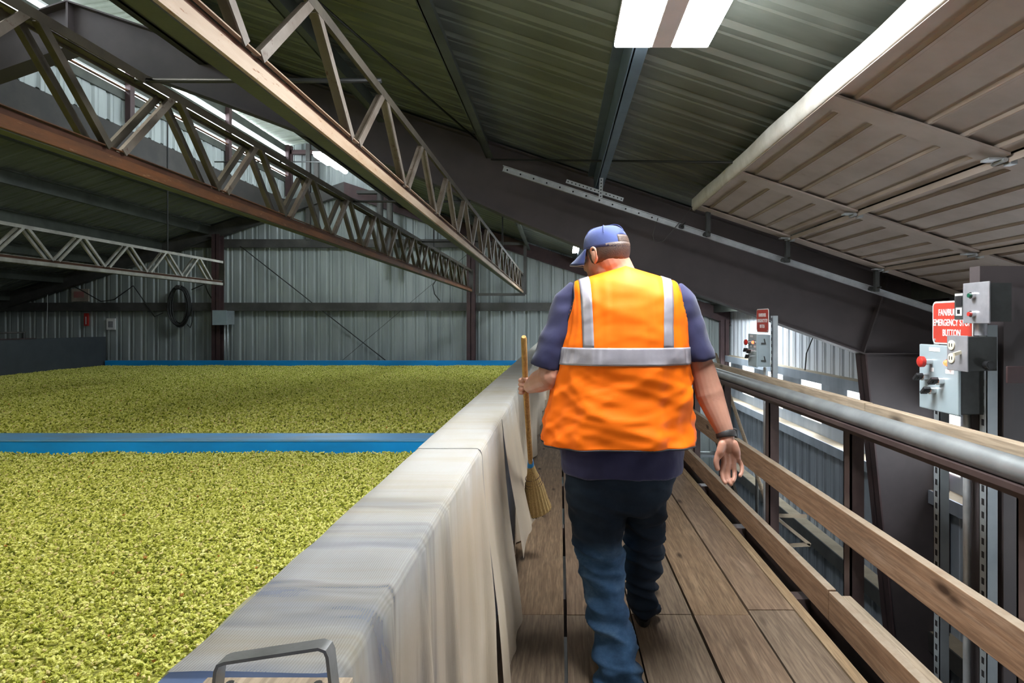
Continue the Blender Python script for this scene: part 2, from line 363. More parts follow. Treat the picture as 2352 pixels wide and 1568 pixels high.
# fixed slats of the monitor with open gaps between them; gap ends at the posts
for nm, x in (('monitor_louver', MON0), ('monitor_louver', MON1)):
    t = thing(nm, 'dark slatted louvre band under the ridge, daylight in its gaps, %s side' % ('far left' if x == MON0 else 'near right'), 'louvre', (x, 6, 4.8), 'ridge louvres')
    for (z0, z1) in ((4.80, 4.935), (5.02, 5.175), (5.27, 5.42), (5.53, 5.70)):
        mb = MB(); mb.box(x - .03, x + .03, YN + .1, YB - .05, z0, z1); mb.build('slat', M['purlin'], t)
    mb = MB()
    mb.box(x + (.04 if x == MON0 else -.08), x + (.08 if x == MON0 else -.04), YN + .1, YB - .05, 4.935, 4.955); mb.build('lip', M['rust'], t)
    for y in (-1.8, .9, 3.75, 6.6, 9.4, 12.2, 14.85):
        mb = MB(); s = .07 if x == MON0 else -.07; mb.box(x + s - .04, x + s + .04, y - .05, y + .05, 4.45, 5.70); mb.build('post', M['redox'], t)
M['beam_dark'] = pbr('dark_beam_steel', (0.035, 0.03, 0.026), (0.022, 0.02, 0.018), 4, .7, 0, .1)  # near-black steel for the ridge edge beams, darker than the purlins
# ridge-opening edge beams
for i, x in enumerate((MON0, MON1)):
    mb = MB(); s = 1 if x == MON0 else -1
    mb.box(x - .03, x + .03, YN + .1, YB - .05, roofz(x) - (.40 if i == 0 else .17), roofz(x) + .02); mb.box(min(x, x + .1 * s), max(x, x + .1 * s), YN + .1, YB - .05, roofz(x) - (.40 if i == 0 else .17), roofz(x) - (.385 if i == 0 else .155))
    o = mb.build('ridge_edge_beam', M['beam_dark'])
    tag(o, 'dark steel beam along the %s edge of the ridge opening' % ('far left' if i == 0 else 'right'), 'beam', 'ridge opening beams')
# purlins
names = {0.37: 'bluish steel purlin above the hanging light fixture', -0.78: 'dark steel purlin on the right roof slope, next left of the bluish one',
         -1.93: 'dark steel purlin running behind the near pale truss', -3.08: 'dark steel purlin nearest the ridge on the right slope',
         1.52: 'steel purlin just above the raised door', 2.67: 'steel purlin over the middle of the raised door', 3.75: 'steel purlin close to the right eave',
         -7.5: 'dark steel purlin nearest the ridge on the left slope', -8.55: 'dark steel purlin on the left slope, second from the ridge',
         -9.7: 'dark steel purlin on the left slope, third from the ridge', -10.85: 'dark steel purlin on the left slope, fourth from the ridge',
         -12.1: 'dark steel purlin on the left slope, fifth from the ridge', -13.4: 'dark steel purlin close to the left eave'}
for x, lab in names.items():
    if x in (1.52, 2.67): continue
    z = roofz(x); mb = MB(); s = 1 if x > PEAKX else -1
    for y0, y1 in ((YN + .1, 6.5), (6.7, YB - .05)):
        mb.box(x - .008, x + .008, y0, y1, z - .20, z + .0); mb.box(min(x, x + .07 * s), max(x, x + .07 * s), y0, y1, z - .20, z - .185); mb.box(min(x, x - .07 * s), max(x, x - .07 * s), y0, y1, z - .012 , z + .012)
    o = mb.build('purlin', M['purlin_blue'] if x == .37 else M['purlin']); tag(o, lab, 'purlin', 'roof purlins')
# ---- rigid frame
def rigid_frame(Y, lab):
    t = thing('rigid_frame', lab, 'frame', (PEAKX, Y, GZ))
    hw = 0.012; fl = 0.11
    for s in (1, -1):
        mir = (lambda x: x) if s == 1 else (lambda x: 2 * PEAKX - x)
        xk, xo = 3.25, 4.14
        top = [(x, roofz(x) - .012) for x in (PEAKX, xo)]
        bot = [(PEAKX, PEAKZ - .50), (-3.7, roofz(-3.7) - .53), (-1.6, roofz(-1.6) - .62), (-.42, roofz(-.42) - .75), (1.5, roofz(1.5) - .89), (xk, roofz(xk) - .94)]
        prof = top + bot[::-1]
        mb = MB(); pts = [(mir(x), Y - hw, z) for x, z in prof]
        mb.poly(pts, (0, 2 * hw, 0)); fo = mb.build('rafter_web', M['frame'], t); fix_normals(fo)
        mb = MB(); mb.bar((mir(top[0][0]), Y, top[0][1]), (mir(top[1][0]), Y, top[1][1]), 2 * fl, .016); mb.build('top_flange', M['frame'], t)
        mb = MB()
        for a, b in zip(bot, bot[1:]): mb.bar((mir(a[0]), Y, a[1]), (mir(b[0]), Y, b[1]), 2 * fl, .016)
        mb.build('bottom_flange', M['frame'], t)
        zk = bot[-1][1]
        col = [(xk, zk), (xo, roofz(xo) - .012), (xo, GZ), (3.78, GZ)]
        mb = MB(); mb.poly([(mir(x), Y - hw, z) for x, z in col], (0, 2 * hw, 0)); fo = mb.build('column_web', M['frame'], t); fix_normals(fo)
        mb = MB(); mb.bar((mir(xo), Y, roofz(xo) - .05), (mir(xo), Y, GZ), .016, 2 * fl, (0, 1, 0)); mb.poly([(mir(xk), Y - fl, zk), (mir(xk) + .016, Y - fl, zk), (mir(3.78) + .016, Y - fl, GZ), (mir(3.78), Y - fl, GZ)], (0, 2 * fl, 0)); fo = mb.build('column_flange', M['redox'], t); fix_normals(fo)
        mb = MB(); mb.bar((mir(xk), Y, zk), (mir(3.52), Y, roofz(3.52) - .03), .014, 1.6 * fl, (0, 1, 0)); mb.bar((mir(xk), Y, zk), (mir(xo), Y, zk), 1.8 * fl, .014)
        mb.build('knee_stiffener', M['frame'], t)
    mb = MB(); mb.box(PEAKX - .012, PEAKX + .012, Y - .1, Y + .1, PEAKZ - .50, PEAKZ - .02); mb.build('ridge_plate', M['frame'], t)
    return t
rigid_frame(6.6, 'large dark tapered steel frame spanning the shed beyond the man')
# ---- back wall framing
t = thing('end_rafter', 'purplish gable rafter pair on the far back wall', 'rafter', (PEAKX, YB - .15, 4))
for s in (1, -1):
    mir = (lambda x: x) if s == 1 else (lambda x: 2 * PEAKX - x)
    mb = MB(); pts = [(mir(x), YB - .16, z) for x, z in ((PEAKX, PEAKZ - .02), (XR - .05, roofz(XR) - .02), (XR - .05, roofz(XR) - .34), (PEAKX, PEAKZ - .34))]
    mb.poly(pts, (0, .015, 0)); o = mb.build('rafter', M['redox'] if s == 1 else M['girt'], t); fix_normals(o)
    mb = MB(); mb.bar((mir(PEAKX), YB - .15, PEAKZ - .34), (mir(XR - .05), YB - .15, roofz(XR) - .34), .16, .014); mb.build('flange', M['redox'] if s == 1 else M['girt'], t)
for x, lab in ((-14.4, 'dark end wall column at the far left corner'), (-8.3, 'dark end wall column beside the grey junction box'), (-2.15, 'dark end wall column behind the far ends of the trusses'), (3.98, 'dark red corner column at the right end of the back wall')):
    mb = MB(); z1 = roofz(x) - .3
    mb.box(x - .1, x + .1, YB - .31, YB - .295, GZ, z1); mb.box(x - .008, x + .008, YB - .31, YB - .12, GZ, z1); mb.box(x - .1, x + .1, YB - .135, YB - .12, GZ, z1)
    o = mb.build('wall_column', M['redox']); tag(o, lab, 'column', 'end wall columns')
for z, a, b, lab in ((1.77, XL + 1.0, XR - .5, 'lower dark girt running across the far back wall'), (3.32, PEAKX - 3.9, PEAKX + 3.9, 'upper dark girt running across the far back wall')):
    mb = MB(); mb.box(a, b, YB - .12, YB - .02, z - .1, z - .085); mb.box(a, b, YB - .115, YB - .10, z - .1, z + .1); mb.box(a, b, YB - .1, YB - .02, z + .085, z + .1)
    o = mb.build('girt', M['girt']); tag(o, lab, 'girt', 'back wall girts')
# monitor gable framing
t = thing('gable_framing', 'red steel framing in the raised gable at the ridge end', 'frame', (PEAKX, YB - .1, 5))
for x in (MON0 + .1, MON1 - .1): mb = MB(); mb.box(x - .05, x + .05, YB - .12, YB - .02, 4.5, 5.7); mb.build('post', M['redox'], t)
mb = MB(); mb.box(MON0, MON1, YB - .12, YB - .02, 5.5, 5.6); mb.build('rail', M['redox'], t)
for x in (-6.15, -5.95):
    mb = MB(); mb.box(x - .05, x + .05, YB - .14, YB - .04, 3.4, 5.75); mb.build('post', M['girt'], t)
mb = MB(); mb.tube([(MON0, 12.0, 5.55), (MON1, 12.0, 5.55)], .015, 6)
# diagonal rod braces
def rod(name, pts, r, mat, lab, cat, group=None):
    mb = MB(); mb.tube(pts, r, 6); o = mb.build(name, mat, smooth=True); tag(o, lab, cat, group); return o
rod('brace_rod', [(-7.8, YB - .125, 3.25), (-4.2, YB - .06, .4)], .012, M['cable'], 'thin diagonal brace rod on the back wall, left of the trusses', 'rod', 'brace rods')
rod('brace_rod', [(-2.2, YB - .13, 3.1), (-5.4, YB - .06, .4)], .005, M['girt'], 'faint diagonal brace rod falling left from the middle end wall column', 'rod', 'brace rods')
rod('brace_rod', [(-.72, 6.4, roofz(-.72) - .22), (2.2, 3.4, roofz(2.2) - .08)], .010, M['cable'], 'thin brace rod under the roof between light fixture and raised door', 'rod', 'brace rods')
rod('brace_rod', [(-1.95, 3.0, roofz(-1.95) - .1), (-.8, 6.4, roofz(-.8) - .1)], .010, M['cable'], 'thin brace rod under the roof beside the near truss top', 'rod', 'brace rods')
rod('brace_rod', [(-8.2, 6.9, roofz(-8.2) - .22), (-11.5, 12.5, roofz(-11.5) - .22)], .010, M['cable'], 'thin brace rod under the left roof slope', 'rod', 'brace rods')
M['recess'] = pbr('recess_rust', (0.10, 0.038, 0.016), (0.06, 0.024, 0.012), 5, .8, 0, .3)
# ---- lattice trusses over the beds
def truss(X, Yend, labels, mats, zb=2.10, zt=2.49, gap=.055, y0=-2.0, pitch=.83, phase=0.0, wsz=.034, planes=2):
    lab, = labels; web, chord, lower, topm = mats
    t = thing('lattice_truss', lab, 'truss', (X, y0, zb))
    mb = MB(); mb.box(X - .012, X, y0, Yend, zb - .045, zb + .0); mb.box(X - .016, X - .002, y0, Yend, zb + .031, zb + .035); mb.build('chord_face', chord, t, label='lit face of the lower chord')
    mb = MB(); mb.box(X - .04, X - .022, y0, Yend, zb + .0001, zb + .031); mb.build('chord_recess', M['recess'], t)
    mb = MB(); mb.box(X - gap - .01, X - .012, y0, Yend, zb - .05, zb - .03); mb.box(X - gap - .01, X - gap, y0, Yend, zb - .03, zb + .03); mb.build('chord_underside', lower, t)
    for i, x in enumerate((X - .02, X - .10)[:planes]):
        mb = MB(); mb.box(x - .022, x + .022, y0, Yend, zt - .006, zt); (mb.box(x + .016, x + .022, y0, Yend, zt - .040, zt - .006) if i == 0 else mb.box(x - .022, x - .016, y0, Yend, zt - .018, zt - .006))
        mb.build('top_chord', topm, t)
        y = y0 + phase; k = 0
        while y + pitch <= Yend:
            a = (x, y + .04, zb + .03); m = (x, y + pitch / 2, zt - .03); b = (x, y + pitch - .04, zb + .03)
            mb = MB(); mb.bar((m[0], m[1] - .03, m[2]), a, wsz, .006, (0, 0, 1)) ; mb.bar((m[0] + .018, m[1] - .03, m[2]), (a[0] + .018, a[1], a[2]), .006, wsz, (0, 1, 0)); mb.build('web_bar', web[0] if i == 0 else web[1], t)
            mb = MB(); mb.bar((m[0], m[1] + .03, m[2]), b, wsz, .006, (0, 0, 1)); mb.bar((m[0] + .018, m[1] + .03, m[2]), (b[0] + .018, b[1], b[2]), .006, wsz, (0, 1, 0)); mb.build('web_bar', web[1], t)
            y += pitch
    mb = MB(); mb.box(X - gap - .02, X + .02, Yend, Yend + .03, zb - .05, zt + .02); mb.build('end_plate', M['girt'], t)
    for y in (1.2, 9.5): 
        for x in (X - .065,):
            mb = MB(); mb.tube([(x, y if X < -3 or y > 5 else -1.0, zt - .01), (x, y if X < -3 or y > 5 else -1.0, roofz(x))], .012, 6); mb.build('hanger_rod', M['cable'], t)
    return t
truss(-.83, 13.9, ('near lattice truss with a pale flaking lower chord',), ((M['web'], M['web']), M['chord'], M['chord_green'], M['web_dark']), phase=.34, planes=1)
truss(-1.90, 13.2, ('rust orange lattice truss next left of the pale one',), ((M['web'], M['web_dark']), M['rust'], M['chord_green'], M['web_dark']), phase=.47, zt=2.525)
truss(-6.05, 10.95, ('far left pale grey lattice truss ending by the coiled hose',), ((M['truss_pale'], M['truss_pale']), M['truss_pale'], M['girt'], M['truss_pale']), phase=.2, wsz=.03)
for y, lab in ((2.80, 'first crossbar joining the tops of the two near trusses'), (5.6, 'second crossbar joining the tops of the two near trusses'), (8.4, 'third crossbar joining the tops of the two near trusses')):
    rod('crossbar', [(-.82, y, 2.50), (-1.95, y, 2.50)], .011, M['cable'], lab, 'bar', 'truss crossbars')
t = thing('truss_end_frame', 'dark hanging end frame where the two near trusses stop', 'frame', (-1.3, 14.0, 2.0))
for p, q in (((-.80, 14.0, 2.03), (-.80, 14.0, 3.9)), ((-1.9, 14.0, 2.03), (-1.9, 14.0, 3.9))): mb = MB(); mb.bar(p, (q[0], q[1], roofz(q[0]) - .02), .07, .07, (0, 1, 0)); mb.build('post', M['girt'], t)
for z in (2.03, 4.05): mb = MB(); mb.bar((-.80, 14.0, min(z, 3.2)), (-1.9, 14.0, min(z, 3.2)), .06, .06); mb.build('crosspiece', M['girt'], t)
mb = MB(); mb.box(-4.75, -3.775, 14.22, 14.38, 4.40, 4.47); o = mb.build('pipe_support', M['girt']); tag(o, 'short dark crossbeam at the top of the vertical pipe pair', 'beam')
# ---- high up dust pipes by the gable
for i, (x, lab) in enumerate(((-4.22, 'left pipe of the dark vertical pair before the back wall'), (-3.99, 'right pipe of the dark vertical pair before the back wall'))):
    mb = MB(); mb.tube([(x, 14.3, 2.85), (x, 14.3, 4.45)], .075, 12); o = mb.build('vertical_pipe', M['girt'], smooth=40); tag(o, lab, 'pipe', 'vertical pipes by the back wall')
# ================================================================ walkway
PL = [(-.30, -.005), (.005, .335), (.341, .625), (.637, .902), (.912, 1.132), (1.137, 1.188)]
jn = {0: (.35, 2.9, 6.9), 1: (1.0, 2.9, 7.2), 2: (-.4, 2.9, 6.4), 3: (-.2, 2.9, 6.8), 4: (1.05, 2.95, 7.0), 5: (.2, 4.6, 9.0)}
PL[0] = (-.30, .018); PL[1] = (.032, .335)
walk = MB()
for i, (a, b) in enumerate(PL):
    ys = [-1.5] + list(jn[i]) + [YB - .3]
    for y0, y1 in zip(ys, ys[1:]):
        dz = random.uniform(-.003, .002)
        walk.m = (i + int(y0 * 3)) % 3 if i < 5 else 3
        walk.box(a + random.uniform(0, .002), b, y0 + .002, y1 - .002, -.04 + dz, dz)
wm = [M['plank'], wood('walkway_plank_grey', (0.12, 0.085, 0.058), (0.205, 0.148, 0.102), (0.29, 0.22, 0.16)), wood('walkway_plank_warm', (0.135, 0.082, 0.045), (0.25, 0.165, 0.10), (0.36, 0.255, 0.16), scale=1.3), M['plank_edge']]
o = walk.build('floor_walkway', wm); tag(o, kind='structure')
mb = MB()
for y in np.arange(-1.2, 14.5, 1.09): mb.box(-.30, 1.40, y, y + .09, -.24, -.045)
mb.box(1.30, 1.38, -1.5, 14.5, -.30, -.05)
o = mb.build('floor_joists', M['brown_steel']); tag(o, kind='structure')
# nail heads and stains are in the timber; kick boards
def board(name, x0, x1, y0, y1, z0, z1, mat, lab, cat, group=None, bev=.003):
    mb = MB(); mb.box(x0, x1, y0, y1, z0, z1); o = mb.build(name, mat, bevel=bev); tag(o, lab, cat, group); return o
board('kick_board', 1.25, 1.29, -1.5, 2.835, .0, .14, M['board'], 'brown kick board at the walkway edge, the length nearest the camera', 'board', 'kick boards')
board('kick_board', 1.25, 1.29, 2.845, 9.5, .0, .143, M['board'], 'brown kick board at the walkway edge, running on beyond the joint', 'board', 'kick boards')
board('backing_board', 1.2945, 1.335, 1.80, 2.80, -.04, .135, M['board_dust'], 'dusty short board behind the kick board between two rail posts', 'board')
board('rail_board', 1.292, 1.333, .3, 9.5, .388, .53, M['board'], 'long brown middle board of the walkway railing', 'board')
board('rail_board', 1.36, 1.40, .2, 2.72, .93, 1.028, M['board_dust'], 'near length of the wooden top rail behind the pipe', 'board', 'top rail boards')
board('rail_board', 1.36, 1.40, 2.725, 9.5, .93, 1.030, M['board_dust'], 'far length of the wooden top rail behind the pipe', 'board', 'top rail boards')
mb = MB(); mb.tube([(1.29, y, .976) for y in np.arange(.2, 9.6, .5)], .0365, 20); o = mb.build('handrail_pipe', M['pipe'], smooth=50); tag(o, 'thick grey metal pipe handrail along the walkway', 'pipe')
mb = MB(); mb.box(1.315, 1.355, .2, 9.5, .885, .945); mb.box(1.25, 1.315, .2, 9.5, .925, .943); o = mb.build('rail_angle', M['brown_steel']); tag(o, 'dark brown steel angle directly under the pipe handrail', 'rail')
pn = ['first', 'second', 'third', 'fourth', 'fifth', 'sixth', 'seventh']
for k, y in enumerate((1.75, 2.84, 3.93, 5.02, 6.11, 7.2, 8.3)):
    mb = MB(); mb.box(1.337, 1.345, y - .035, y + .035, -.30, .885); mb.box(1.337, 1.40, y - .035, y - .027, -.30, .885); mb.box(1.337, 1.40, y + .027, y + .035, -.30, .885)
    o = mb.build('rail_post', M['brown_steel']); tag(o, 'dark steel railing post, %s from the camera end' % pn[k], 'post', 'railing posts')
# far handrail and stairs going down at the right
t = thing('stairway', 'steel stair dropping off the walkway beyond the railing', 'stairs', (1.9, 5.4, -2.4))
for s, x in ((0, 1.50), (1, 2.15)):
    mb = MB(); mb.bar((x, 8.6, .0), (x, 4.6, -2.7), .03, .18); mb.build('stringer', M['web_dark'], t)
    mb = MB(); mb.tube([(x, 8.7, .95), (x, 8.4, .95), (x, 4.9, -1.5)], .022, 8); mb.build('handrail', M['board_dust'], t, smooth=True)
    for f in (.08, .5, .9):
        yy = 8.4 + (4.9 - 8.4) * f; zz = .95 + (-1.5 - .95) * f; mb = MB(); mb.tube([(x, yy, zz), (x, yy, -.13 + (-2.7 + .13) * ((8.4 - yy) / 3.9))], .018, 8); mb.build('baluster', M['girt'], t)
for k in range(11):
    f = (k + .5) / 11; y = 8.6 - 4 * f; z = 0 - 2.7 * f; mb = MB(); mb.box(1.515, 2.135, y - .12, y + .12, z, z + .03); mb.build('tread', M['strut'], t)
t = thing('steel_bracket', 'small tan steel frame hanging below the railing by the ground', 'frame', (1.9, 4.3, -1.4))
fp = [at(1765, 1183, 4.0), at(1852, 1185, 4.0), at(1860, 1250, 4.0), at(1780, 1186, 4.0), at(1812, 1252, 4.0)]
for a, b in ((0, 1), (3, 2), (4, 2)): mb = MB(); mb.bar(fp[a], fp[b], .02, .02); mb.build('angle', M['ledge'], t)
mb = MB(); mb.bar(fp[0], fp[0] + Vector((-.1, 0, -1)), .02, .02); mb.build('angle', M['ledge'], t)

# ================================================================ drying beds
HZ = .39
# blue divider, far rim, left kiln wall, walkway side wall core
t = thing('bed_divider', 'bright blue low cross wall between the two hop beds', 'divider', (-5.5, 4.7, 0))
mb = MB(); mb.box(-10.45, -.5, 4.67, 4.69, .1, .478); mb.box(-10.45, -.5, 4.92, 4.94, .1, .478); mb.build('side_sheet', M['blue'], t)
mb = MB(); mb.box(-10.45, -.5, 4.665, 4.945, .478, .492); mb.build('cap', M['blue_top'], t, label='worn scuffed blue cap')
mb = MB(); mb.box(-10.45, -.5, 14.0, 14.12, .1, .51)
o = mb.build('blue_curb', M['blue']); tag(o, 'bright blue rim at the far end of the far hop bed', 'curb')
t = thing('bed_side_wall', 'dark slate grey side wall of the hop beds at far left', 'wall', (-10.5, 5, -1))
mb = MB(); mb.box(-10.62, -10.5, -2, 14.1, -.5, 1.06); mb.build('panel', M['slate'], t)
mb = MB(); mb.box(-10.66, -10.48, -2, 12.2, 1.06, 1.075); mb.build('cap', M['redox'], t)
t = thing('low_guard_rail', 'low dark guard rail on top of the slate side wall', 'rail', (-10.56, 11, 1.075))
for y in (9.9, 10.9, 12.0): mb = MB(); mb.tube([(-10.56, y, 1.075), (-10.56, y, 1.19)], .03, 8); mb.build('post', M['cable'], t)
mb = MB(); mb.tube([(-10.56, 4.0, 1.19), (-10.56, 12.03, 1.19)], .018, 8); mb.build('top_bar', M['girt'], t)
t = thing('bed_parapet', 'blue steel parapet beside the walkway, mostly under mesh cloth', 'parapet', (-.4, 5, 0))
mb = MB(); mb.box(-.500, -.295, -1.5, 14.3, -.05, .925); mb.build('panel', M['blue_core'], t)
mb = MB(); mb.box(-.506, -.289, -1.5, 14.3, .925, .937); mb.build('cap', M['blue_core'], t)
# hops: a bumpy bed plus loose cones
hop_m, nt, b = nodes('hop_cones')
at_ = nt.nodes.new('ShaderNodeAttribute'); at_.attribute_name = 'tint'
col = ramp(nt, at_.outputs['Fac'], [(0.0, (0.13, 0.15, 0.012)), (0.13, (0.30, 0.32, 0.03)), (0.5, (0.57, 0.565, 0.12)), (0.90, (0.78, 0.75, 0.26)), (0.975, (0.80, 0.78, 0.36)), (1.0, (0.46, 0.22, 0.06))])
L(nt, col, b.inputs['Base Color']); b.inputs['Roughness'].default_value = .75; b.inputs['Specular IOR Level'].default_value = .2
bed_m, nt, b = nodes('hop_bed')
v = coords(nt); vo = nt.nodes.new('ShaderNodeTexVoronoi'); vo.inputs['Scale'].default_value = 42; L(nt, v, vo.inputs['Vector'])
col = ramp(nt, noise(nt, v, 60, 3, .8), [(.3, (.14, .15, .02)), (.5, (.32, .32, .05)), (.7, (.5, .48, .10))])
L(nt, col, b.inputs['Base Color']); b.inputs['Roughness'].default_value = .85; bump(nt, b, vo.outputs['Distance'], .9, .02)
def hopfield(name, x0, x1, y0, y1, dens, size, lab, rings=2, sides=6, big=1.0, ygrad=False):
    area = (x1 - x0) * (y1 - y0); n = int(area * dens)
    px = rng.uniform(x0, x1, n)
    if ygrad:   # cones lie closer together where they are built finer
        py = y0 + (y1 - y0) * rng.uniform(0, 1, n) ** 1.25
    else: py = rng.uniform(y0, y1, n)
    # gentle mounding of the bed
    def hz(x, y): return HZ + .004 * np.sin(x * 2.1 + y * 1.3) + .004 * np.sin(x * 5.3 - y * 4.1 + 1) + .003 * np.sin(9 * x + 7 * y)
    pz = hz(px, py) + rng.uniform(-.010, .012, n)
    # base shape: ovate cone of bracts
    tt = np.linspace(0, 2 * np.pi, sides, endpoint=False)
    prof = [(-.55, .36), (.0, .5), (.45, .30)] if rings == 2 else [(-.3, .5), (.3, .38)]
    bv = []
    for k, (h, r) in enumerate(prof):
        for a in tt: bv.append((r * np.cos(a + k * .5), r * np.sin(a + k * .5), h))
    bv.append((0, 0, -.75 if rings == 2 else -.6)); bv.append((0, 0, .95 if rings == 2 else .8)); bv = np.array(bv)
    nr = len(prof); fs = []
    for k in range(nr - 1):
        for i in range(sides):
            i2 = (i + 1) % sides; fs.append((k * sides + i, k * sides + i2, (k + 1) * sides + i2)); fs.append((k * sides + i, (k + 1) * sides + i2, (k + 1) * sides + i))
    for i in range(sides):
        i2 = (i + 1) % sides; fs.append((nr * sides, i2, i)); fs.append((nr * sides + 1, (nr - 1) * sides + i, (nr - 1) * sides + i2))
    fs = np.array(fs); nv = len(bv); nf = len(fs)
    # random rotations
    q = rng.normal(size=(n, 4)); q /= np.linalg.norm(q, axis=1)[:, None]; w, x, y, z = q.T
    R = np.stack([1 - 2 * (y * y + z * z), 2 * (x * y - z * w), 2 * (x * z + y * w), 2 * (x * y + z * w), 1 - 2 * (x * x + z * z), 2 * (y * z - x * w), 2 * (x * z - y * w), 2 * (y * z + x * w), 1 - 2 * (x * x + y * y)], 1).reshape(n, 3, 3)
    sc = size * rng.uniform(.65, 1.3, n) * big
    V = np.einsum('nij,kj->nki', R, bv) * sc[:, None, None] + np.stack([px, py, pz], 1)[:, None, :]
    V += rng.normal(size=V.shape) * size * .05
    Fi = (fs[None] + (np.arange(n) * nv)[:, None, None]).reshape(-1, 3)
    # bed sheet under the cones
    gx = max(2, int((x1 - x0) / .25)); gy = max(2, int((y1 - y0) / .25)); X, Yg = np.meshgrid(np.linspace(x0, x1, gx + 1), np.linspace(y0, y1, gy + 1), indexing='ij')
    Z = hz(X, Yg) - .008; bedv = np.stack([X, Yg, Z], -1).reshape(-1, 3); base = n * nv; bf = []
    for i in range(gx):
        for j in range(gy):
            a = base + i * (gy + 1) + j; bf.append((a, a + gy + 1, a + gy + 2)); bf.append((a, a + gy + 2, a + 1))
    allv = np.concatenate([V.reshape(-1, 3), bedv]); allf = np.concatenate([Fi, np.array(bf)])
    me = bpy.data.meshes.new(name); me.vertices.add(len(allv)); me.vertices.foreach_set('co', allv.ravel())
    me.loops.add(allf.size); me.loops.foreach_set('vertex_index', allf.ravel().astype(np.int32))
    me.polygons.add(len(allf)); me.polygons.foreach_set('loop_start', np.arange(0, allf.size, 3, dtype=np.int32))
    me.materials.append(hop_m); me.materials.append(bed_m)
    mi = np.zeros(len(allf), dtype=np.int32); mi[len(Fi):] = 1; me.polygons.foreach_set('material_index', mi)
    tint = np.repeat(np.clip(rng.normal(.5, .30, n), 0, .985), nv); 
    rare = rng.random(n) < .002; tint = np.where(np.repeat(rare, nv), 1.0, tint)
    tint = np.concatenate([tint, np.full(len(bedv), .4)])
    A = me.attributes.new('tint', 'FLOAT', 'POINT'); A.data.foreach_set('value', tint.astype(np.float32))
    me.update(calc_edges=True); 
    me.polygons.foreach_set('use_smooth', [False] * len(allf))
    o = bpy.data.objects.new(name, me); COL.objects.link(o); tag(o, lab, 'hops', kind='stuff'); return o
hopfield('hop_cones', -4.9, -.508, 1.0, 4.665, 8200, .0100, 'loose pale green hop cones filling the near bed', 2, 5)
hopfield('hop_cones', -10.46, -.508, 4.95, 14.0, 2300, .0165, 'loose pale green hop cones filling the far bed', 1, 5)
# near bed beyond the picture's left edge and behind the camera (coarser)
hopfield('hop_cones', -10.46, -4.92, .2, 4.665, 1300, .0165, 'loose pale green hop cones at the far left part of the near bed', 1, 5)
hopfield('hop_cones', -4.9, -.508, -.6, .99, 1600, .0165, 'loose pale green hop cones at the camera end of the near bed', 1, 5)
# ================================================================ light fixtures
t = thing('high_bay_light', 'big bright two-panel light fixture hanging overhead above the man', 'light', (.465, 2.28, 2.68))
mb = MB(); mb.box(.42, .51, 1.70, 2.80, 2.650, 2.70); mb.box(.25, .68, 1.70, 2.80, 2.675, 2.70); mb.build('housing', M['lamp_body'], t, bevel=.003)
for x0, x1 in ((.250, .418), (.512, .680)):
    mb = MB(); mb.box(x0, x1, 1.70, 2.80, 2.650, 2.6745); mb.build('diffuser', M['lamp_main'], t, bevel=.006, label='glowing white diffuser')
for y in (1.9, 2.6): mb = MB(); mb.tube([(.42, y, 2.70), (.40, y, roofz(.4) - .02)], .004, 6); mb.build('chain', M['galv'], t)
def bay(x, y, z, lab, m, w=.34, l=1.2, along='y'):
    t = thing('kiln_light', lab, 'light', (x, y, z))
    dx, dy = (w / 2, l / 2) if along == 'y' else (l / 2, w / 2)
    mb = MB(); mb.box(x - dx, x + dx, y - dy, y + dy, z, z + .05); mb.build('housing', M['lamp_body'], t)
    for s in (-1, 1):
        mb = MB()
        if along == 'y': mb.box(x + s * w * .27 - w * .2, x + s * w * .27 + w * .2, y - dy, y + dy, z - .025, z - .001)
        else: mb.box(x - dx, x + dx, y + s * w * .27 - w * .2, y + s * w * .27 + w * .2, z - .025, z - .001)
        mb.build('diffuser', m, t)
    for s in (-.7, .7):
        mb = MB(); mb.tube([(x + (0 if along == 'y' else s * dx), y + (s * dy if along == 'y' else 0), z + .05)] * 1 + [(x + (0 if along == 'y' else s * dx), y + (s * dy if along == 'y' else 0), (roofz(x) if not MON0 < x < MON1 else MONZ) + .0)], .004, 6); mb.build('chain', M['galv'], t)
    return t
# unseen fill lights added over beds and walkway; the two far lights are real
bay(-3.3, 2.0, 3.40, 'added unseen fill light over the near hop bed, high up between camera and blue divider', M['fill_bed'])
bay(-7.2, 2.0, 3.5, 'added unseen fill light over the far left of the near hop bed', M['fill_bed'])
bay(.3, -1.5, 2.66, 'added unseen fill light over the walkway behind the camera', M['fill_back'])
p = at(1325, 572, 11.8); bay(p.x, p.y, p.z, 'small bright light glowing just left of the man\'s cap', M['lamp_far'], .16, .9)
p = at(1650, 687, 12.3); bay(p.x, p.y, p.z + .03, 'small bright light above the right end of the walkway', M['lamp_far'], .2, .9)
t = thing('tube_light', 'four-tube light fixture shining in front of the raised gable', 'light', at(780, 376, 11.6))
c = at(780, 376, 11.6)
mb = MB(); mb.box(c.x - .28, c.x + .28, c.y - .6, c.y + .6, c.z + .03, c.z + .07); mb.build('housing', M['lamp_body'], t)
for dx, y0, y1 in ((-.2, -.62, -.05), (.07, -.62, -.05), (-.1, .0, .6), (.16, .0, .6)):
    mb = MB(); mb.tube([(c.x + dx, c.y + y0, c.z), (c.x + dx, c.y + y1, c.z)], .05, 10); mb.build('lamp_tube', M['lamp_gable'], t)
mb = MB(); mb.tube([(c.x, c.y, c.z + .07), (c.x, c.y, 5.9)], .006, 6); mb.build('chain', M['galv'], t)
rod('conduit', [(MON0 + .1, 11.65, c.z + .05), (c.x - .29, 11.65, c.z + .05)], .012, M['cable'], 'thin dark conduit running to the gable light fixture', 'conduit')

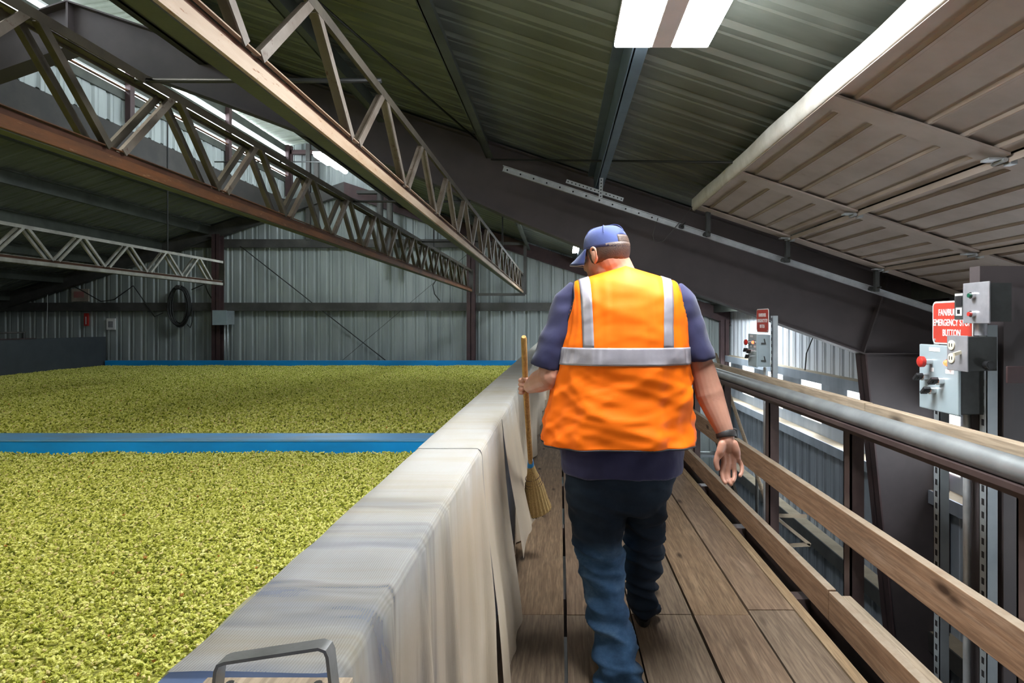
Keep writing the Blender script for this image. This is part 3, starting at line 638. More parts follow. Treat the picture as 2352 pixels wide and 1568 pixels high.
# ================================================================ raised sectional door
DY0, DY1 = -.2, 5.72
def doorz(x): return 2.467 - PITCH * (x - 1.26)
t = thing('overhead_door', 'raised tan sectional door hanging open on its tracks overhead', 'door', (1.26, 5.72, 2.467))
SW = .86
stile = (5.64, 4.38, 2.92, 1.46, .0)
for k in range(3):
    xa = 1.26 + SW * k; xb = xa + SW - .015
    mb = MB(); P = []
    pr = [(0, -.035), (.0, .0), (.045, .0), (.05, .018)]
    for g in (.13, .30, .47, .64): pr += [(g - .014, .018), (g - .006, .004), (g + .006, .004), (g + .014, .018)]
    pr += [(SW - .075, .018), (SW - .07, .0), (SW - .015, .0), (SW - .015, .045)]
    for s, h in pr: P.append([(xa + s, y, doorz(xa + s) + h + .0) for y in (DY0, DY1)])
    mb.grid(P); mb.box(xa, xb, DY1 - .005, DY1, doorz(xb) - .0, doorz(xb) + .02) if False else None
    sec = mb.build('section', M['door'], t)
    mb = MB()
    for g in (.13, .30, .47, .64):
        x = xa + g
        for y0, y1 in zip(stile[1:], stile[:-1]):
            mb.poly([(x - .007, y0 + .10, doorz(x - .007) + .0165), (x + .007, y0 + .10, doorz(x + .007) + .0165), (x + .007, y1 - .10, doorz(x + .007) + .0165), (x - .007, y1 - .10, doorz(x - .007) + .0165)], (0, 0, -.012))
    mb.build('pressed_groove', M['groove'], sec)
    for ys in stile:
        mb = MB(); w = .075
        mb.poly([(xa + .004, ys - w, doorz(xa) - .002), (xb, ys - w, doorz(xb) - .002), (xb, ys + w * (1 if ys < 5.6 else 1), doorz(xb) - .002), (xa + .004, ys + w, doorz(xa) - .002)], (0, 0, -.012))
        mb.build('stile', M['door'], sec)
        if k < 2:
            mb = MB(); x = xb; z = doorz(x)
            mb.box(x - .07, x + .06, ys - .03, ys + .03, z - .024, z - .014); mb.tube([(x, ys - .045, z - .028), (x, ys + .045, z - .028)], .011, 8); mb.box(x + .02, x + .05, ys - .05, ys + .0, z - .05, z - .014)
            mb.build('hinge', M['galv'], sec)
mb = MB(); P = []
for y in np.linspace(DY0, DY1, 40):
    wv = .006 * math.sin(y * 3.1) + .005 * math.sin(y * 8 + 1)
    P.append([(1.262, y, doorz(1.26) - .03), (1.248 + wv * .3, y, doorz(1.26) - .028), (1.238 + wv * .5, y, doorz(1.26) + .01), (1.240 + wv * .7, y, doorz(1.26) + .075), (1.262, y, doorz(1.26) + .085)])
mb.grid(P); mb.build('edge_seal', M['seal'], t, smooth=True, label='dusty white edge strip')
# tracks
def trackz(x): return 2.85 - .328 * (x + .54)
t = thing('door_track', 'long pale metal track sloping down right, beyond the raised door', 'track', (-.54, 5.8, 2.85))
mb = MB(); a = Vector((-.54, 5.80, trackz(-.54))); b_ = Vector((3.60, 5.80, trackz(3.60)))
mb.bar(a, b_, .006, .055, (0, 0, 1)); mb.bar(a + Vector((0, -.018, -.027)), b_ + Vector((0, -.018, -.027)), .036, .005, (0, 0, 1)); mb.bar(a + Vector((0, -.014, .027)), b_ + Vector((0, -.014, .027)), .028, .005, (0, 0, 1)); mb.build('channel', M['galv'], t)
mb = MB()
for x in np.arange(-.5, .95, .125): mb.tube([(x, 5.790, trackz(x)), (x, 5.7965, trackz(x))], .008, 8)
mb.build('bolt_hole', M['hole'], t)
for x, hh in ((1.15, 0), (1.38, 1), (2.12, 1), (2.95, 1)):
    mb = MB(); mb.tube([(x, 5.765, trackz(x)), (x, 5.79, trackz(x))], .026, 12); mb.tube([(x, 5.60, trackz(x) + .01), (x, 5.77, trackz(x))], .007, 6)
    if hh: mb.box(x - .02, x + .02, 5.66, 5.70, trackz(x) - .03, doorz(x) - .01)
    mb.build('roller', M['black'] if not hh else M['dark_box'], t)
def perf(name, p, q, mat, w=.035, n=12, parent=None, holeside=(0, -1, 0)):
    mb = MB(); mb.bar(p, q, w, .004, holeside) if False else mb.bar(p, q, .004, w, (0, 0, 1) if abs((Vector(q) - Vector(p)).normalized().z) < .9 else (1, 0, 0)); s = mb.build(name, mat, parent)
    mb = MB(); hs = Vector(holeside)
    for i in range(n):
        c = Vector(p).lerp(Vector(q), (i + .5) / n); mb.tube([c + hs * .001, c + hs * .0032], .0065, 8)
    mb.build('punched_hole', M['hole'], s if parent is None else parent); return s
h = perf('perforated_angle', (.06, 5.775, trackz(.06) + .075), (.60, 5.775, trackz(.60) + .075), M['galv'], .036, 15); tag(h, 'short perforated angle bolted along the top of the long track', 'angle', None)
h = perf('perforated_hanger', (.385, 5.77, trackz(.385) + .02), (.40, 5.77, roofz(.4) - .01), M['galv'], .036, 12); tag(h, 'upright perforated hanger strap from the track up to the bluish purlin', 'strap')
rod('safety_cable', [(1.24, 5.70, 2.47), (1.10, 5.74, 2.30), (.98, 5.77, 2.16), (.90, 5.78, 2.14), (.88, 5.78, 2.22), (.93, 5.78, 2.38)], .004, M['girt'], 'thin cable looping from the raised door corner over the track', 'cable')

# ================================================================ control stations by the rail
def text(s, name, mat, parent, loc, size, normal='-x', align='CENTER', ext=.0006, sx=1.0):
    c = bpy.data.curves.new(name, 'FONT'); c.body = s; c.size = size; c.align_x = align; c.align_y = 'CENTER'; c.extrude = ext; c.offset = size * .012
    c.materials.append(mat); o = bpy.data.objects.new(name, c); COL.objects.link(o)
    if parent: o.parent = parent; o.location = Vector(loc) - wloc(parent)
    else: o.location = loc
    o.scale = (sx, 1, 1)
    if normal == '-x': o.rotation_euler = (math.pi / 2, 0, -math.pi / 2)
    elif normal == '-y': o.rotation_euler = (math.pi / 2, 0, 0)
    bpy.context.view_layer.update(); me = bpy.data.meshes.new_from_object(o.evaluated_get(bpy.context.evaluated_depsgraph_get()))
    q = bpy.data.objects.new(name, me); COL.objects.link(q); q.parent = parent; q.location = o.location; q.rotation_euler = o.rotation_euler; q.scale = o.scale
    if not me.materials: me.materials.append(mat)
    bpy.data.objects.remove(o); bpy.data.curves.remove(c)
    return q
def rrect(x, y0, y1, z0, z1, r, t, n=5):     # rounded plate facing -x
    pts = []
    for cy, cz, a0 in ((y1 - r, z1 - r, 0), (y0 + r, z1 - r, 90), (y0 + r, z0 + r, 180), (y1 - r, z0 + r, 270)):
        for i in range(n + 1):
            a = math.radians(a0 + 90 * i / n); pts.append((x, cy + r * math.cos(a), cz + r * math.sin(a)))
    mb = MB(); mb.poly(pts, (t, 0, 0)); return mb
def stop_sign(y0, y1, z0, z1, x, lab):
    s = thing('emergency_sign', lab, 'sign', (x, (y0 + y1) / 2, z0))
    o = rrect(x, y0, y1, z0, z1, .022, .003).build('border', M['white'], s); fix_normals(o)
    o = rrect(x - .0015, y0 + .007, y1 - .007, z0 + .007, z1 - .007, .017, .0014).build('face', M['sign_red'], s); fix_normals(o)
    yc = (y0 + y1) / 2; h = z1 - z0
    for k, ln in enumerate(('FAN/BURNER', 'EMERGENCY STOP', 'BUTTON')):
        text(ln, 'lettering', M['white'], s, (x - .0022, yc, z1 - h * (.27 + .235 * k)), .038, sx=.74)
    for yy in (y0 + .018, y1 - .018): mb = MB(); mb.tube([(x - .004, yy, z0 + .016), (x - .001, yy, z0 + .016)], .006, 8); mb.build('screw', M['galv'], s)
    return s
M['sign_red'] = pbr('sign_red', (0.52, 0.055, 0.035), (0.45, 0.045, 0.03), 8, 0.4, 0, 0)
def button(parent, x, y, z, kind):
    if kind == 'stop':
        mb = MB(); mb.tube([(x, y, z), (x - .03, y, z)], .013, 14); b1 = mb.build('button_collar', M['chrome'], parent, smooth=40)
        mb = MB(); mb.tube([(x - .03, y, z), (x - .032, y, z), (x - .046, y, z), (x - .05, y, z)], [.014, .022, .022, .017], 18); mb.build('mushroom_button', M['red'], parent, smooth=40)
    elif kind == 'lamp':
        mb = MB(); mb.tube([(x, y, z), (x - .012, y, z)], .015, 14); mb.build('lamp_collar', M['chrome'], parent, smooth=40)
        mb = MB(); mb.tube([(x - .012, y, z), (x - .02, y, z), (x - .026, y, z)], [.012, .011, .005], 14); mb.build('pilot_lamp', M['red_lamp'], parent, smooth=40, label='glowing red pilot lamp')
    else:
        mb = MB(); mb.tube([(x, y, z), (x - .022, y, z), (x - .024, y, z)], [.015, .015, .012], 14); mb.build('switch_collar', M['chrome'], parent, smooth=40)
        mb = MB(); mb.bar((x - .036, y - .012, z + .012), (x - .036, y + .016, z - .012), .012, .028, (1, 0, 0)); mb.tube([(x - .02, y, z), (x - .04, y, z)], .010, 10); mb.build('selector_lever', M['black'], parent, bevel=.002)
def station(y0, y1, z0, z1, x, d, lab, hinges=False):
    s = thing('control_box', lab, 'control box', (x, (y0 + y1) / 2, z0)); w = y1 - y0; h = z1 - z0
    mb = MB(); mb.box(x + .012, x + d, y0 + .005, y1 - .005, z0 + .005, z1 - .005); mb.build('enclosure', M['panel'] if hinges else M['dark_box'], s, bevel=.004)
    mb = MB(); mb.box(x, x + .012, y0, y1, z0, z1); mb.build('lid', M['panel'], s, bevel=.004, label='pale blue-grey lid')
    button(s, x, y1 - w * .33, z0 + h * .74, 'stop'); button(s, x, y1 - w * .82, z0 + h * .75, 'lamp')
    button(s, x, y1 - w * .22, z0 + h * .50, 'sel'); button(s, x, y1 - w * .62, z0 + h * .47, 'sel'); button(s, x, y1 - w * .42, z0 + h * .31, 'sel')
    for yc, zc, ww in ((y1 - w * .42, z0 + h * .93, .07), (y1 - w * .80, z0 + h * .62, .05), (y1 - w * .36, z0 + h * .62, .02)):
        mb = MB(); mb.box(x - .001, x, yc - ww / 2, yc + ww / 2, zc - .008, zc + .008); mb.build('name_tag', M['white'], s)
    if hinges:
        for zz in (z0 + h * .2, z0 + h * .72):
            mb = MB(); mb.bar((x + .035, y0 - .004, zz), (x + .07, y0 - .004, zz), .006, .012); mb.bar((x + .065, y0 - .005, zz), (x + .055, y0 - .012, zz + .035), .006, .01, (0, 1, 0)); mb.build('latch', M['dark_box'], s)
    return s
station(2.295, 2.545, 1.036, 1.30, 1.50, .11, 'near pale grey control box with a red stop button and selector switches')
station(4.65, 4.86, 1.045, 1.30, 1.50, .11, 'far pale grey control box on a post beyond the man\'s right arm', True)
stop_sign(2.33, 2.584, 1.30, 1.477, 1.58, 'near red emergency stop sign above the near control box')
stop_sign(4.60, 4.88, 1.31, 1.495, 1.575, 'far red emergency stop sign above the far control box')
# upper push-button box and outlet box
s = thing('push_button_box', 'square metal plate box with a green and a red push button', 'switch box', (1.5, 2.2, 1.39))
mb = MB(); mb.box(1.504, 1.58, 2.132, 2.262, 1.392, 1.528); mb.build('enclosure', M['dark_box'], s)
mb = MB(); mb.box(1.498, 1.504, 2.128, 2.266, 1.386, 1.534); mb.build('cover_plate', M['plate'], s, bevel=.002, label='scuffed bright metal cover plate')
for zz, m in ((1.487, M['green']), (1.42, M['red'])):
    mb = MB(); mb.tube([(1.498, 2.205, zz), (1.485, 2.205, zz)], .012, 14); mb.build('button_ring', M['chrome'], s, smooth=40)
    mb = MB(); mb.tube([(1.485, 2.205, zz), (1.477, 2.205, zz)], .008, 12); mb.build('push_button', m, s, smooth=40)
s = thing('counter_module', 'small black and white module beside the push button box', 'device', (1.5, 2.3, 1.40))
mb = MB(); mb.box(1.505, 1.56, 2.27, 2.325, 1.40, 1.50); mb.build('case', M['dark_box'], s)
mb = MB(); mb.box(1.503, 1.505, 2.276, 2.319, 1.49, 1.498); mb.box(1.503, 1.505, 2.28, 2.315, 1.415, 1.445); mb.build('label_strip', M['white'], s)
mb = MB(); mb.box(1.5015, 1.503, 2.29, 2.305, 1.422, 1.438); mb.box(1.503, 1.505, 2.28, 2.315, 1.452, 1.485); mb.build('display', M['black'], s)
s = thing('outlet_box', 'grey outlet box with two ivory sockets and a toggle switch', 'outlet', (1.45, 2.23, 1.215))
mb = MB(); mb.box(1.455, 1.558, 2.173, 2.281, 1.217, 1.338); mb.build('enclosure', M['dark_box'], s)
mb = MB(); mb.box(1.450, 1.455, 2.170, 2.284, 1.213, 1.342); mb.build('cover_plate', M['plate'], s, bevel=.002)
for zz in (1.306, 1.258):
    mb = MB(); mb.tube([(1.450, 2.255, zz), (1.446, 2.255, zz)], .018, 18); so = mb.build('socket', M['ivory'], s)
    mb = MB(); mb.box(1.4448, 1.446, 2.261, 2.264, zz - .007, zz + .007); mb.box(1.4448, 1.446, 2.247, 2.250, zz - .006, zz + .006); mb.build('slot', M['hole'], so)
mb = MB(); mb.bar((1.45, 2.205, 1.282), (1.425, 2.205, 1.274), .010, .012); mb.build('toggle', M['ivory'], s)
mb = MB(); mb.tube([(1.52, 2.173, 1.238), (1.52, 2.150, 1.238)], .016, 14); mb.tube([(1.52, 2.1499, 1.238), (1.52, 2.149, 1.238)], .011, 14); mb.build('conduit_knockout', M['black'], s, smooth=40)
mb = MB(); mb.tube([(1.54, 2.23, 1.342), (1.54, 2.23, 1.392)], .02, 12); o = mb.build('conduit_nipple', M['plate'], smooth=40); tag(o, 'short pipe nipple joining the push button box and outlet box', 'conduit')
# strut posts
def strut(y, z0, z1, lab, x=1.60, holes=True):
    t = thing('strut_post', lab, 'post', (x, y, z0))
    mb = MB(); mb.box(x, x + .003, y, y + .041, z0, z1); mb.box(x, x + .041, y, y + .003, z0, z1); mb.box(x, x + .041, y + .038, y + .041, z0, z1)
    if holes:
        mb.m = 1
        for z in np.arange(z0 + .05, z1 - .03, .05): mb.box(x - .0012, x, y + .014, y + .027, z, z + .024)
    mb.build('channel', [M['strut'], M['hole']], t)
strut(2.57, -.9, 1.45, 'grey slotted strut post behind the near control box, left one of the pair')
strut(2.285, -.9, 1.38, 'grey slotted strut post under the outlet box, right one of the pair')
strut(4.62, -1.0, 1.44, 'grey strut post carrying the far control box and sign', 1.612)
for y, x, lab in ((2.44, 1.63, 'near vertical grey conduit under the near control box'), (4.75, 1.60, 'far vertical grey conduit under the far control box')):
    mb = MB(); mb.tube([(x, y, -3.2 if y < 3 else -1.1), (x, y, 1.04)], .0145, 12); o = mb.build('conduit', M['galv'], smooth=40); tag(o, lab, 'conduit', 'station conduits')
board('steel_bracket', 1.575, 2.3, 2.145, 2.155, 1.175, 1.235, M['redox'], 'purplish steel flat bar behind the outlet box', 'bracket')
t = thing('door_jamb', 'dark purplish steel door frame at the right edge of the picture', 'door frame', (1.7, 2.4, GZ))
mb = MB(); mb.box(1.66, 1.70, 2.28, 2.46, -1.6, 1.525); mb.box(1.70, 1.86, 2.36, 2.38, -1.6, 1.525); mb.build('jamb', M['frame'], t)
mb = MB(); mb.box(1.64, 2.9, 2.38, 2.44, 1.526, 1.61); mb.build('header', M['frame'], t)
mb = MB(); mb.box(1.86, 2.6, 2.40, 2.44, GZ, 1.53); mb.build('filler_plate', M['brown_steel'], t)

# ================================================================ things on the back wall
s = thing('hose_coil', 'black coiled hose hanging on the far back wall', 'hose', (-9.5, YB - .2, 1.8))
c = Vector(((411 - 1286) / F * (YB - .22), YB - .22, 1.39 + (740 - 703) / F * (YB - .22)))
for k in range(7):
    ox, oz, rx, rz = random.uniform(-.02, .03), random.uniform(-.04, .03), random.uniform(.19, .25), random.uniform(.43, .50)
    mb = MB(); pts = [(c.x + ox + rx * math.cos(a), c.y + .02 * k - .06, c.z + oz + rz * math.sin(a) + .0) for a in np.linspace(0, 2 * math.pi, 33)]
    mb.tube(pts, .016, 6, False); mb.build('loop', M['cable'], s, smooth=True)
mb = MB(); mb.bar((c.x - .06, c.y - .05, c.z + .46), (c.x + .06, c.y - .05, c.z + .46), .05, .06); mb.tube([(c.x, YB - .1, c.z + .5), (c.x, c.y - .1, c.z + .5)], .015, 6); mb.build('tie', M['girt'], s)
yw = YB - .14
def wp(px, py, Y=yw): return at(px, py, Y)
rod('wall_cable', [wp(x, y) for x, y in ((0, 665), (40, 675), (80, 678), (120, 668), (160, 652), (190, 668), (232, 692), (262, 688), (306, 656), (330, 690), (355, 727), (375, 718))], .012, M['cable'], 'sagging black cable strung along the far left back wall', 'cable')
rod('wall_cable', [wp(x, y, yw) for x, y in ((441, 700), (441, 740), (437, 752), (430, 745))], .012, M['cable'], 'short black cable loop hanging right beside the hose coil', 'cable')
rod('wall_cable', [wp(x, y) for x, y in ((440, 665), (470, 652), (478, 672), (492, 695))], .012, M['cable'], 'black cable curving from the pale truss end to the wall column', 'cable')
rod('wall_cable', [wp(x, y, 13.0) for x, y in ((1003, 640), (994, 655), (998, 675), (1010, 690))], .012, M['cable'], 'black cable tail hanging under the rust orange truss', 'cable')
rod('wall_cable', [at(x, y, 9.95) for x, y in ((1868, 758), (1867, 775), (1852, 812), (1849, 850))], .010, M['cable'], 'thin grey cable dangling before the bright right wall', 'cable')
rod('pull_cord', [wp(x, y) for x, y in ((109, 612), (109, 700), (107, 760), (106, 775))], .006, M['white'], 'thin pale pull cord hanging on the far left back wall', 'cord')
def wall_box(x0, x1, y0, y1, d, name, mat, lab, cat):
    a = wp(x0, y1, YB - .12); b = wp(x1, y0, YB - .12)
    t = thing(name, lab, cat, (a.x, YB - .1, a.z)); mb = MB(); mb.box(a.x, b.x, YB - .12 - d, YB - .10, a.z, b.z); mb.build('body', mat, t, bevel=.006); return t, a, b
t, a, b = wall_box(508, 538, 714, 745, .35, 'junction_box', M['strut'], 'grey junction box mounted on the far end wall column', 'box')
mb = MB(); mb.box(a.x - .01, b.x + .01, YB - .485, YB - .47, a.z - .01, b.z + .01); mb.build('lid', M['panel'], t)
for px, lab in ((516, 'left of the two thin conduits below the grey junction box'), (523, 'right of the two thin conduits below the grey junction box')):
    mb = MB(); mb.tube([wp(px, 745, YB - .40), wp(px, 840, YB - .40)], .018, 8); o = mb.build('wall_conduit', M['galv'], smooth=True); tag(o, lab, 'conduit', 'junction box conduits')
def wall_sign(x0, x1, y0, y1, name, lab, marks, base=None):
    a = wp(x0, y1, YB - .05); b = wp(x1, y0, YB - .05); t = thing(name, lab, 'sign', (a.x, YB - .05, a.z))
    mb = MB(); mb.box(a.x, b.x, YB - .012, YB + .03, a.z, b.z); mb.build('plate', base or M['white'], t)
    for (u0, u1, v0, v1, m) in marks:
        mb = MB(); w = b.x - a.x; h = b.z - a.z; mb.box(a.x + w * u0, a.x + w * u1, YB - .016, YB - .0125, a.z + h * v0, a.z + h * v1); mb.build('marking', m, t)
    return t
wall_sign(242, 261, 731, 757, 'notice_sheet', 'small white notice sheet on the back wall, printed with a grey square', ((.2, .8, .2, .75, M['plate']),))
M['faded'] = pbr('faded_sign', (0.42, 0.36, 0.30), None, 6, .7, 0, 0); M['faded_red'] = pbr('faded_red_print', (0.42, 0.16, 0.16), (0.36, 0.2, 0.18), 9, .7, 0, 0)
wall_sign(161, 200, 663, 692, 'faded_sign', 'faded cream sign with a reddish patch on the far left back wall', ((.15, .75, .3, .8, M['faded_red']),), M['faded'])
t = wall_sign(190, 199, 719, 748, 'extinguisher_sign', 'narrow red vertical sign on the far left back wall', ((.4, .62, .12, .72, M['white']),), M['red'])
# ================================================================ mesh cloths over the parapet
def cloth_mat():
    m, nt, b = nodes('mesh_cloth')
    v = coords(nt)
    base = ramp(nt, noise(nt, coords(nt, (2, 1.2, 2)), 1.6, 5, .6), [(.3, (.56, .55, .52)), (.55, (.53, .505, .45)), (.75, (.48, .43, .33))])
    base = mix(nt, ramp(nt, noise(nt, coords(nt, (.6, 9, .6)), 1.3, 4, .7), [(.45, 0.0), (.7, .55)]), base, (.47, .39, .25))
    sz = nt.nodes.new('ShaderNodeSeparateXYZ'); L(nt, coords(nt), sz.inputs[0]); mr = nt.nodes.new('ShaderNodeMapRange'); mr.inputs[1].default_value = .93; mr.inputs[2].default_value = .78; mr.inputs[4].default_value = .75; L(nt, sz.outputs['Z'], mr.inputs[0])
    base = mix(nt, mr.outputs[0], base, (.58, .465, .33))
    L(nt, base, b.inputs['Base Color']); b.inputs['Roughness'].default_value = .8; b.inputs['Specular IOR Level'].default_value = .2
    # woven threads
    w1 = nt.nodes.new('ShaderNodeTexWave'); w1.wave_type = 'BANDS'; w1.bands_direction = 'X'; w1.inputs['Scale'].default_value = 75; w1.inputs['Distortion'].default_value = .6; w1.inputs['Detail'].default_value = 1; L(nt, v, w1.inputs['Vector'])
    w2 = nt.nodes.new('ShaderNodeTexWave'); w2.wave_type = 'BANDS'; w2.bands_direction = 'Y'; w2.inputs['Scale'].default_value = 75; w2.inputs['Distortion'].default_value = .6; w2.inputs['Detail'].default_value = 1; L(nt, v, w2.inputs['Vector'])
    # where the cloth is stretched tight it shows the blue steel below: wavy bands across the parapet
    st = ramp(nt, noise(nt, coords(nt, (1.1, 6.5, 1.1)), 1.0, 3, .55, .6), [(.47, 0.0), (.60, 1.0)])
    mm = nt.nodes.new('ShaderNodeMath'); mm.operation = 'MULTIPLY'; L(nt, ramp(nt, w1.outputs['Fac'], [(.35, 0.55), (.65, 1.0)]), mm.inputs[0]); mm.inputs[1].default_value = 1.0
    ny = nt.nodes.new('ShaderNodeMapRange'); ny.inputs[1].default_value = 1.15; ny.inputs[2].default_value = 1.75; ny.inputs[3].default_value = 1.0; ny.inputs[4].default_value = .0; L(nt, sz.outputs['Y'], ny.inputs[0])
    st = mix(nt, 1.0, st, ny.outputs[0], 'MULTIPLY')
    open_ = mix(nt, ny.outputs[0], (0.97,) * 3, (0.74,) * 3)
    fac = mix(nt, st, open_, (0.34,) * 3)
    wt = nt.nodes.new('ShaderNodeMapRange'); wt.inputs[1].default_value = .90; wt.inputs[2].default_value = .935; wt.inputs[4].default_value = .30; L(nt, sz.outputs['Z'], wt.inputs[0])
    fac2 = mix(nt, wt.outputs[0], fac, mix(nt, 1.0, fac, mm.outputs[0], 'MULTIPLY'))
    tr = nt.nodes.new('ShaderNodeBsdfTransparent'); tl = nt.nodes.new('ShaderNodeBsdfTranslucent'); L(nt, base, tl.inputs[0])
    ms = nt.nodes.new('ShaderNodeMixShader'); ms.inputs[0].default_value = .25; L(nt, b.outputs[0], ms.inputs[1]); L(nt, tl.outputs[0], ms.inputs[2])
    mx = nt.nodes.new('ShaderNodeMixShader'); L(nt, fac2, mx.inputs[0]); L(nt, tr.outputs[0], mx.inputs[1]); L(nt, ms.outputs[0], mx.inputs[2])
    out = nt.nodes['Material Output']; L(nt, mx.outputs[0], out.inputs['Surface'])
    ad = nt.nodes.new('ShaderNodeMath'); ad.operation = 'ADD'; wm = mix(nt, mr.outputs[0], w1.outputs['Fac'], w2.outputs['Fac']); L(nt, wm, ad.inputs[0]); L(nt, noise(nt, coords(nt, (3, 8, 3)), 6, 4), ad.inputs[1])
    bump(nt, b, ad.outputs[0], .25, .004)
    return m
M['cloth'] = cloth_mat()
def cloth(y0, y1, out, seed, hem, lab, flare=.05, topz=.9425, step=.008, amp=1.0, fq=1.0):
    r = np.random.default_rng(seed); ph = r.uniform(0, 6.28, 8); P = []
    ys = np.arange(y0, y1, step if y1 - y0 < 4 else .02)
    for y in ys:
        # folds: irregular pleats of several wavelengths
        yq = y * fq
        f = .5 * math.sin(yq * 21 + ph[0] + 1.3 * math.sin(yq * 4.1 + ph[1])) + .35 * math.sin(yq * 43 + ph[2] + 1.5 * math.sin(yq * 7 + ph[3])) + .25 * math.sin(yq * 9 + ph[4])
        g = max(0.0, f) * .9 + .25 * f
        s = .5 + .5 * math.sin(y * 5.3 + ph[5]); col = []
        wy = 1.0 if y < 1.5 else max(.12, 1 - (y - 1.5) * 1.6); tz = topz + wy * (.0022 * math.sin(y * 31 + ph[6]) * s + .0015 * math.sin(y * 13 + ph[7]))
        col.append((-.512, y, .80)); col.append((-.512, y, .90)); col.append((-.511, y, tz - .008)); col.append((-.503, y, tz))
        for x in (-.46, -.42, -.38, -.34, -.31): col.append((x, y, tz + wy * .0022 * math.sin(y * 26 + x * 20 + ph[6]) * s))
        col.append((-.292 + out * .4, y, tz)); col.append((-.285 + out, y, tz - .007))
        h = hem + .012 * math.sin(y * 3.3 + ph[1]) + .006 * math.sin(y * 11 + ph[2])
        zz = np.linspace(tz - .02, h, 26)
        for z in zz:
            t = (tz - z) / (tz - h)
            a = amp * (.006 + .034 * min(1, t * 1.6)) * (1 + .4 * s)
            col.append((-.281 + out + flare * t ** 1.2 + a * g + .006 * math.sin(z * 7 + y * 3 + ph[3]) * t, y + .004 * t * math.sin(y * 17 + ph[4]), z))
        P.append(col)
    mb = MB(); mb.grid(P); o = mb.build('mesh_cloth', M['cloth'], smooth=True); tag(o, lab, 'cloth', 'mesh cloths draped over the parapet')
    return o
cloth(.78, 2.17, .0, 3, .012, 'cream mesh cloth on the parapet, the piece nearest the camera with blue showing through', .045, amp=.7)
cloth(2.155, 2.93, .004, 8, .012, 'cream mesh cloth on the parapet, second piece from the camera, its hem touching the floor', .085, .945, amp=.7, fq=.45)
cloth(2.90, 3.6, .006, 5, .26, 'cream mesh cloth on the parapet, third piece from the camera, beside the broom', .105, .9455, amp=.5, fq=.4)
cloth(3.58, 5.6, .002, 21, .02, 'cream mesh cloth on the parapet, piece just beyond the broom', .01, .945, amp=.8, fq=.5)
cloth(5.58, 13.9, .004, 13, .02, 'long cream mesh cloth covering the far end of the parapet', .0, .943, amp=.7, fq=.45)
# steel handle at the near end of the parapet
t = thing('parapet_handle', 'bent flat steel handle standing on the near end of the parapet', 'handle', (-.33, .74, .937))
p0, p1 = at(507, 1512, .74), at(757, 1480, .74)
def strip(pts, w, th):
    mb = MB(); P = []
    pts = [Vector(p) for p in pts]
    for i, p in enumerate(pts):
        d = (pts[min(i + 1, len(pts) - 1)] - pts[max(i - 1, 0)]).normalized(); nrm = d.cross(Vector((0, 1, 0))).normalized() * (th / 2); w2 = Vector((0, w / 2, 0))
        P.append([p - nrm - w2, p + nrm - w2, p + nrm + w2, p - nrm + w2, p - nrm - w2])
    mb.grid(P); return mb
b0, b1 = Vector((p0.x - .004, .74, .945)), Vector((p1.x + .006, .74, .945))
m = strip([b0, p0 + Vector((-.001, 0, -.010)), p0 + Vector((.002, 0, -.003)), p0 + Vector((.010, 0, 0)), p1 + Vector((-.010, 0, 0)), p1 + Vector((-.002, 0, -.003)), p1 + Vector((.001, 0, -.010)), b1], .022, .004)
m.build('bent_bar', M['steel_bar'] if 'steel_bar' in M else pbr('grey_steel_bar', (.22, .22, .215), (.15, .15, .145), 14, .42, .5, .1, 90), t, smooth=35)
mb = MB(); mb.box(p0.x - .03, p1.x + .02, .66, .765, .9375, .9445); mb.build('foot_plate', M['board_dust'], t)
for x in (p0.x + .014, p1.x - .012): mb = MB(); mb.tube([(x, .735, .944), (x, .735, .951)], .009, 6); mb.tube([(x, .735, .951), (x, .735, .956)], .005, 8); mb.build('bolt', M['chrome'], t, smooth=40)
# ================================================================ the man
Yp = 2.5
man = thing('person', 'heavyset man in orange safety vest, blue cap and jeans walking away, broom in hand', 'person', (.27, 2.5, 0))
M['skin'] = pbr('skin', (0.50, 0.255, 0.175), (0.42, 0.20, 0.135), 5, 0.5, 0, 0.12, 70, spots=(0.36, 0.15, 0.105), spot_scale=9, spot_at=.6)
M['skin'].node_tree.nodes['Principled BSDF'].inputs['Subsurface Weight'].default_value = .08
M['skin'].node_tree.nodes['Principled BSDF'].inputs['Subsurface Radius'].default_value = (.02, .008, .004)
def fabric(name, c1, c2, scale=6, weave=900, rough=.85, b=.25):
    m, nt, bs = nodes(name); L(nt, ramp(nt, noise(nt, coords(nt), scale, 5, .6), [(.35, c1), (.65, c2)]), bs.inputs['Base Color'])
    bs.inputs['Roughness'].default_value = rough; bs.inputs['Specular IOR Level'].default_value = .2
    try: bs.inputs['Sheen Weight'].default_value = .15
    except Exception: pass
    bump(nt, bs, noise(nt, coords(nt), weave / 8, 2), b, .001); return m
M['vest'] = fabric('vest_orange', (1.0, 0.185, 0.003), (0.98, 0.165, 0.002), 4, 500, .6, .1)
M['vest'].node_tree.nodes['Principled BSDF'].inputs['Sheen Weight'].default_value = 0
M['tape'] = pbr('reflective_tape', (0.42, 0.39, 0.43), (0.34, 0.32, 0.36), 7, .38, .25, .1, 60)
M['trim'] = pbr('black_piping', (.015, .015, .02), None, 5, .7, 0, 0)
M['tee'] = fabric('navy_tee', (0.03, 0.03, 0.08), (0.022, 0.022, 0.06), 6)
M['cap'] = fabric('navy_cap', (0.055, 0.075, 0.20), (0.04, 0.055, 0.16), 6, 700)
M['hair'] = pbr('brown_hair', (0.075, 0.042, 0.028), (0.045, 0.025, 0.018), 30, .6, 0, .5, 220)
M['boot'] = pbr('dark_boot', (0.03, 0.027, 0.025), (0.018, 0.016, 0.016), 9, .6, 0, .2)
